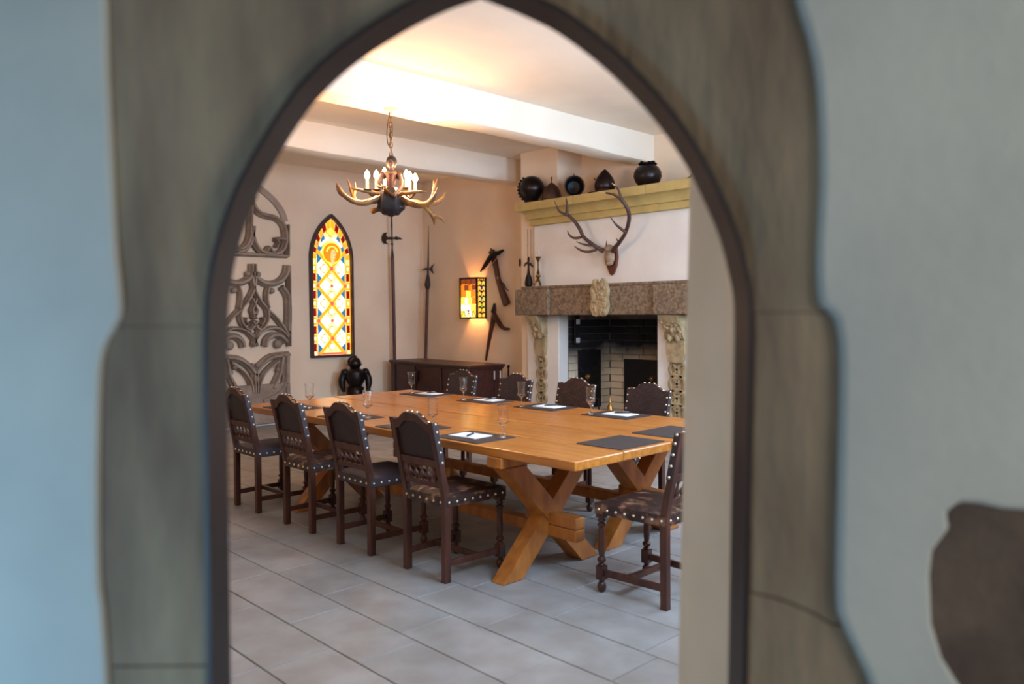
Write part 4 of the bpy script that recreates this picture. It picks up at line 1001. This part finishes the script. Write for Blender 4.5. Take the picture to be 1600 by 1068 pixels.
# ================================================================== RIGHT WALL
# ---- stained glass sconce
sy0, sy1, sz0, sz1, sxf = 8.155, 8.505, 1.372, 1.926, 7.25
sc_ = thing('wall_sconce', 'amber stained glass box sconce glowing on the wall above the chest', 'wall lamp', (XR, (sy0+sy1)/2, sz0))
fb = MB(); e = .012
for y in (sy0, sy1):
    for x in (sxf, XR-.012): fb.box(x-e, x+e, y-e, y+e, sz0, sz1)
for z in (sz0, sz1):
    for y in (sy0, sy1): fb.box(sxf-e, XR, y-e, y+e, z-e, z+e)
    fb.box(sxf-e, sxf+e, sy0, sy1, z-e, z+e)
fb.build('frame', m_blackm, sc_, world=True)
FZ = [(0, .10), (.105, .235), (.24, .315), (.32, .40), (.405, .47), (.475, .553)]
rows = [[g_yel, g_hot, g_hot, g_yel], [g_hot, g_hot, g_yel], [g_yel, g_hot, g_yel, g_amber], [g_amber, g_yel, g_amber], [g_amber, g_brown, g_amber, g_brown], [g_brown, g_brown, g_brown]]
zs_ = [0, .095, .19, .285, .38, .465, .553]
ly = MB()
for i, rw in enumerate(rows):
    n_ = len(rw); w_ = (sy1-sy0-2*e)/n_
    for j, g_ in enumerate(rw):
        y1_ = sy1-e-w_*j; y0_ = y1_-w_
        MB().box(sxf-.002, sxf+.003, y0_+.002, y1_-.002, sz0+zs_[i]+.004, sz0+zs_[i+1]-.002).build('pane', g_, sc_, world=True)
        ly.box(sxf-.005, sxf, y0_-.002, y0_+.002, sz0+zs_[i], sz0+zs_[i+1])
    ly.box(sxf-.005, sxf, sy0, sy1, sz0+zs_[i]-.002, sz0+zs_[i]+.002)
for (yc_, zc2) in ((.07, .05), (.175, .03), (.28, .05)): ly.tube([(sxf-.004, sy0+yc_-.045, sz0+zc2-.03), (sxf-.004, sy0+yc_, sz0+zc2+.05), (sxf-.004, sy0+yc_+.045, sz0+zc2-.03)], .006, 6)
ly.build('lead', m_blackm, sc_, world=True)
MB().prism([Vector((sxf-.006, sy0+.175+y, sz0+.095+z)) for y, z in ((0, -.03), (.022, 0), (.02, .022), (.004, .014), (-.012, .024), (-.024, .006))], (-.003, 0, 0)).build('heart_pane', g_deep, sc_, world=True, fix=True)
MB().box(sxf+e, XR-.02, sy0-.002, sy0+.003, sz0+.01, sz1-.01).build('side_pane', G('side', (255, 190, 70), 1.1), sc_, world=True)
MB().box(sxf+e, XR-.02, sy1-.003, sy1+.002, sz0+.01, sz1-.01).build('side_pane', G('side', (255, 190, 70), 1.1), sc_, world=True)
sd_ = MB(); xm = (sxf+XR)/2
for i in range(7):
    z = sz0+.05+.075*i
    for s in (-1, 1): sd_.tube([(xm, sy0-.004, z), (xm+s*.035, sy0-.004, z+.03), (xm+s*.062, sy0-.004, z+.012)], [.006, .014, .005], 6)
sd_.tube([(xm, sy0-.004, sz0), (xm, sy0-.004, sz1)], .005, 6); sd_.build('side_lead', m_blackm, sc_, world=True)
for z, mt_ in ((.25, g_teal), (.40, g_deep), (.15, g_green)): MB().box(xm-.02, xm+.02, sy0-.008, sy0-.004, sz0+z, sz0+z+.05).build('leaf_pane', mt_, sc_, world=True)
MB().ell((7.345, (sy0+sy1)/2, sz0+.24), (.022, .022, .034), 12, 8).build('lamp_bulb', m_bulb, sc_, world=True, smooth=True)
def point(name, loc, pw, col, r):
    l = bpy.data.lights.new(name, 'POINT'); l.energy = pw; l.color = col; l.shadow_soft_size = r
    o = bpy.data.objects.new(name, l); COL.objects.link(o); o.location = loc; return o
WARM = (1.0, .60, .28)
point('sconce_light', (7.345, (sy0+sy1)/2, sz0+.24), 24.0, WARM, .035)
# ---- crossbows
def qx(px, py, X): return onx(px, py, X)
def zx(x, y, X=7.37): return onx(700+x/8.9, 380+y/8.9, X)
xb = thing('crossbow', 'old wooden crossbow with dark steel bow hung on the wall beside the fireplace', 'crossbow', zx(650, 400))
m = MB(); ctr = [(600, 100), (640, 220), (670, 360), (690, 480), (720, 580), (760, 700), (815, 850)]; wd_ = [.085, .075, .065, .062, .070, .088, .115]
vs = []; fs = []; C = [zx(x, y) for x, y in ctr]
for i, p_ in enumerate(C):
    d = (C[min(i+1, 6)]-C[max(i-1, 0)]).normalized(); sd = d.cross(Vector((1, 0, 0))).normalized()
    for a, b_ in ((-1, 0), (-1, -.05), (1, -.05), (1, 0)): vs.append(p_+sd*a*wd_[i]/2+Vector((b_+.03, 0, 0)))
for i in range(6):
    for k_ in range(4): fs.append((i*4+k_, i*4+(k_+1) % 4, (i+1)*4+(k_+1) % 4, (i+1)*4+k_))
fs += [(0, 1, 2, 3), (27, 26, 25, 24)]
m.add(vs, fs).build('stock', m_wood, xb, world=True, fix=True, bevel=.006)
MB().tube([zx(455, 390, 7.33), zx(520, 300, 7.31), zx(590, 195, 7.30), zx(640, 150, 7.30), zx(700, 135, 7.31), zx(770, 95, 7.33)], [.014, .030, .036, .036, .030, .016], 10, smooth=4).build('bow', m_blackm, xb, world=True, smooth=True)
MB().tube([zx(458, 388, 7.325), zx(560, 345, 7.32), zx(650, 240, 7.315), zx(765, 100, 7.325)], .004, 6, smooth=4).build('string', m_lace, xb, world=True)
MB().tube([zx(725, 545, 7.34), zx(770, 560, 7.33), zx(800, 620, 7.33), zx(835, 655, 7.33)], [.008, .009, .009, .007], 8, smooth=4).build('trigger_lever', m_blackm, xb, world=True, smooth=True)
MB().ell(zx(690, 478, 7.345), (.010, .014, .02), 10, 7).build('lock_nut', m_bone, xb, world=True, smooth=True)
MB().ell(zx(598, 80, 7.36), (.012, .012, .016), 8, 6).build('stirrup', m_steel, xb, world=True, smooth=True)
def zw(x, y, X=7.36): return onx(740+x/8.9, 460+y/8.9, X)
x2 = thing('wooden_yoke', 'forked brown wooden crossbow lever hung low on the wall above the chest', 'weapon', zw(300, 300))
MB().tube([zw(172, 915), zw(205, 700), zw(245, 480), zw(275, 330), zw(290, 200), zw(297, 120)], [.016, .027, .036, .042, .034, .014], 10, smooth=4, flat=.7).build('shaft', m_wood, x2, world=True, smooth=True)
MB().tube([zw(290, 270, 7.345), zw(330, 350, 7.34), zw(380, 430, 7.34), zw(430, 470, 7.34), zw(495, 478, 7.345)], [.036, .040, .040, .034, .022], 10, smooth=4, flat=.7).build('curved_arm', m_wood, x2, world=True, smooth=True)
MB().tube([zw(270, 250, 7.34), zw(290, 120, 7.34)], [.034, .012], 10).build('iron_cap', m_blackm, x2, world=True, smooth=True)
MB().ell(zw(262, 225, 7.34), (.02, .012, .03), 8, 6).build('iron_lug', m_blackm, x2, world=True, smooth=True)
# ================================================================== CHANDELIER
CX, CY = 3.862, 5.415; C0 = ond(610.5, 290, Vector((CX, CY, 0)).dot(NH)); CZ = C0.z
cl = thing('chandelier', 'antler chandelier with carved lady figure and glowing candle bulbs on a chain', 'chandelier', (C0.x, C0.y, CZ), -YAW)
S = (Vector((CX, CY, 0)).dot(NH))/FPX/8.889
def z8(x, y, v=0.0): return Vector(((x-804)*S*(1+v/6.5), v, -(y-444.5)*S*(1+v/6.5)))
MB().ell(z8(816, 120, .012), (.046, .046, .056), 16, 10).build('hair', m_hair, cl, smooth=True)
hd = MB(); hd.ell(z8(814, 150, -.022), (.027, .032, .036), 16, 10); hd.tube([z8(812, 180), z8(812, 250)], [.018, .024], 10); hd.ell(z8(812, 150, -.053), (.006, .007, .010), 8, 6); hd.build('head', m_skin, cl, smooth=True)
ey = MB()
for x in (797, 829): ey.ell(z8(x, 136, -.049), (.005, .004, .003), 8, 5)
ey.build('eyes', m_hair, cl, smooth=True)
MB().ell(z8(812, 168, -.050), (.008, .004, .003), 8, 5).build('mouth', m_bodice, cl, smooth=True)
MB().lathe([(.024, .0), (.05, -.012), (.062, -.032), (.052, -.042)], 18, z8(812, 232)).build('collar', M('collar_paint', (112, 92, 72), .7), cl, smooth=True)
MB().tube([z8(812, 262), z8(812, 320), z8(808, 400), z8(806, 470), z8(806, 500)], [.052, .062, .050, .042, .05], 16, smooth=3, flat=.75).build('bodice', m_bodice, cl, smooth=True)
for pts_, nm in (([(905, 290), (950, 370), (965, 470), (930, 540), (885, 600)], 'arm'), ([(715, 290), (680, 350), (640, 420), (650, 470), (720, 505)], 'arm')):
    MB().tube([z8(x, y, -.03*i) for i, (x, y) in enumerate(pts_)], [.024, .020, .017, .014, .012], 10, smooth=4).build(nm, m_skin, cl, smooth=True)
    hn = MB(); ex_, ey_ = pts_[-1]
    hn.ell(z8(ex_, ey_, -.12), (.014, .010, .018), 8, 6)
    for f in range(4): hn.tube([z8(ex_-10+8*f, ey_+6, -.122), z8(ex_-14+9*f, ey_+24, -.13)], [.004, .003], 6)
    hn.build('hand', m_skin, cl, smooth=True)
MB().tube([z8(735, 275), z8(700, 310), z8(690, 350)], [.028, .030, .022], 10, smooth=3).build('sleeve', m_bodice, cl, smooth=True)
MB().tube([z8(885, 275), z8(915, 305), z8(925, 345)], [.028, .030, .022], 10, smooth=3).build('sleeve', m_bodice, cl, smooth=True)
sk_ = MB(); n_ = 24; vs = []; fs = []
prs = [(470, .046), (520, .078), (600, .098), (680, .104), (750, .100), (800, .088), (840, .050)]
for y, r_ in prs:
    for i in range(n_):
        a = 2*math.pi*i/n_; rr = r_*(1+.08*math.cos(6*a)); b_ = z8(803, y); vs.append(b_+Vector((rr*math.cos(a), rr*math.sin(a)*.9, 0)))
for j in range(len(prs)-1):
    for i in range(n_): fs.append((j*n_+i, j*n_+(i+1) % n_, (j+1)*n_+(i+1) % n_, (j+1)*n_+i))
fs.append(tuple(range(n_))); fs.append(tuple((len(prs)-1)*n_+i for i in range(n_)))
sk_.add(vs, fs); sk_.build('skirt', m_skirt, cl, smooth=True, fix=True)
lf = MB()
for x, y in ((672, 735), (728, 795), (800, 818), (872, 800), (930, 740)): lf.ell(z8(x, y, .015), (.040, .060, .030), 14, 9)
lf.build('leaf_scroll', m_skirt, cl, smooth=True)
MB().tube([z8(690, 440, -.06), z8(760, 530, -.10), z8(830, 590, -.105), z8(890, 625, -.10)], [.010, .013, .013, .010], 8, smooth=4).build('sash', m_gold, cl, smooth=True)
AN = [  # main beams and tines, with a depth for each side
 ([(660, 600, .0), (560, 650, -.02), (430, 690, -.05), (300, 670, -.08), (190, 600, -.10), (125, 510, -.11), (80, 430, -.11)], [.030, .028, .026, .024, .020, .014, .004]),
 ([(200, 610, -.08), (130, 570, -.05), (85, 510, -.03), (55, 440, -.02)], [.018, .015, .011, .003]),
 ([(330, 670, -.06), (290, 590, 0), (250, 500, .03), (195, 320, .05)], [.018, .017, .014, .003]), ([(290, 590, 0), (300, 480, .04), (297, 370, .06)], [.015, .012, .003]),
 ([(650, 565, -.05), (500, 548, -.10), (380, 530, -.13), (285, 510, -.15)], [.018, .016, .012, .003]),
 ([(650, 745, .06), (590, 750, .08), (520, 765, .10)], [.022, .020, .026]), ([(640, 640, .02), (540, 650, .05), (470, 610, .10), (400, 620, .14)], [.02, .018, .015, .012])]
AN2 = [
 ([(940, 610, 0), (1020, 660, -.02), (1130, 710, -.05), (1250, 738, -.08), (1370, 700, -.10), (1445, 600, -.11), (1490, 490, -.11)], [.032, .032, .030, .026, .022, .015, .004]),
 ([(1330, 735, -.06), (1440, 690, -.03), (1520, 620, 0), (1558, 530, .02)], [.018, .017, .013, .003]), ([(1310, 720, -.06), (1370, 620, 0), (1395, 500, .03), (1440, 330, .05)], [.019, .017, .014, .003]),
 ([(1390, 520, .02), (1388, 430, .05), (1386, 355, .06)], [.013, .010, .003]), ([(930, 575, -.05), (1060, 575, -.10), (1200, 568, -.13), (1330, 572, -.15)], [.018, .016, .012, .003]),
 ([(1280, 750, -.05), (1340, 810, -.04), (1390, 880, -.02), (1400, 940, 0), (1395, 995, .01)], [.018, .018, .019, .012, .003]), ([(1392, 885, -.02), (1450, 880, -.02), (1510, 905, -.01), (1548, 965, 0)], [.015, .014, .011, .003]),
 ([(950, 690, .05), (1060, 650, .10), (1130, 640, .14), (1230, 660, .16), (1275, 650, .16)], [.022, .022, .024, .016, .022])]
for A in (AN, AN2):
    m = MB()
    for l, r_ in A: m.tube([z8(x, y, v) for x, y, v in l], r_, 9, smooth=5)
    m.build('antler', m_antl, cl, smooth=True)
CD = [(506, 530, 325, -.10), (592, 490, 280, .06), (678, 420, 215, .18), (972, 430, 240, .20), (1052, 520, 300, .06), (1168, 565, 372, -.10)]
for x, yb, yf, v in CD:
    pb = z8(x, yb, v); pf = z8(x+6, yf, v)
    MB().lathe([(.0, -.006), (.024, -.006), (.036, .002), (.036, .006), (.0, .004)], 14, pb).build('drip_pan', m_gold, cl, smooth=True)
    hh = pf.z-pb.z-.030
    MB().lathe([(.0125, .004), (.0125, hh), (.008, hh+.004), (0, hh+.004)], 12, pb).build('candle_sleeve', m_candle, cl, smooth=True)
    MB().lathe([(.008, -.034), (.019, -.018), (.023, -.002), (.018, .018), (.009, .034), (0, .044)], 12, Vector((pb.x, pb.y, pf.z))).build('candle_bulb', m_bulb, cl, smooth=True)
    MB().tube([Vector((pb.x, pb.y, pb.z-.006)), Vector((pb.x*.8, pb.y*.8, pb.z-.045)), Vector((pb.x*.55, pb.y*.5, -.06))], [.007, .008, .010], 7, smooth=3).build('candle_arm', m_gold, cl, smooth=True)
    wp = Matrix.Rotation(-YAW, 3, 'Z') @ Vector((pb.x, pb.y, pf.z)) + C0
    point('candle_light', wp, 26, (1.0, .60, .32), .03)
top = 3.128-CZ; zb0 = z8(816, 60).z; nlk = 9; hk = (top-.03-zb0)/nlk
for i in range(nlk):
    zc2 = zb0+hk*(i+.5); a = R90*(i % 2); d = Vector((math.cos(a), math.sin(a), 0)); L_ = hk*.66
    MB().tube([Vector((0.006, 0, zc2))+d*.013*math.cos(t_*.5236)+Vector((0, 0, L_*math.sin(t_*.5236))) for t_ in range(13)], .0038, 6).build('chain_link', m_chain, cl, smooth=True)
MB().tube([Vector((.0, .01, top-.03)), Vector((-.02, .01, top-.12)), Vector((-.028, .01, top-.22)), Vector((-.015, .01, top-.30)), Vector((.01, .01, top-.25)), Vector((.018, .01, top-.14)), Vector((.0, .01, top-.18)), Vector((.004, .01, zb0+.02))], .004, 6, smooth=6).build('cable', m_chain, cl, smooth=True)
MB().lathe([(.055, 0), (.055, -.008), (.02, -.022), (.008, -.03), (0, -.032)], 18, Vector((.005, 0, top))).build('ceiling_rose', m_lace, cl, smooth=True)
# ---- the white thing at the doorway's left edge, on the floor
p = onz(344, 853, 0)
o = MB().lathe([(0, 0), (.03, 0), (.045, .02), (.05, .045), (.045, .07), (.03, .088), (0, .095)], 18).build('ball', m_bottle, smooth=True)
o.location = (p.x, p.y, .0005); tag(o, 'small white and blue ball on the floor at the left doorway edge', 'ball')
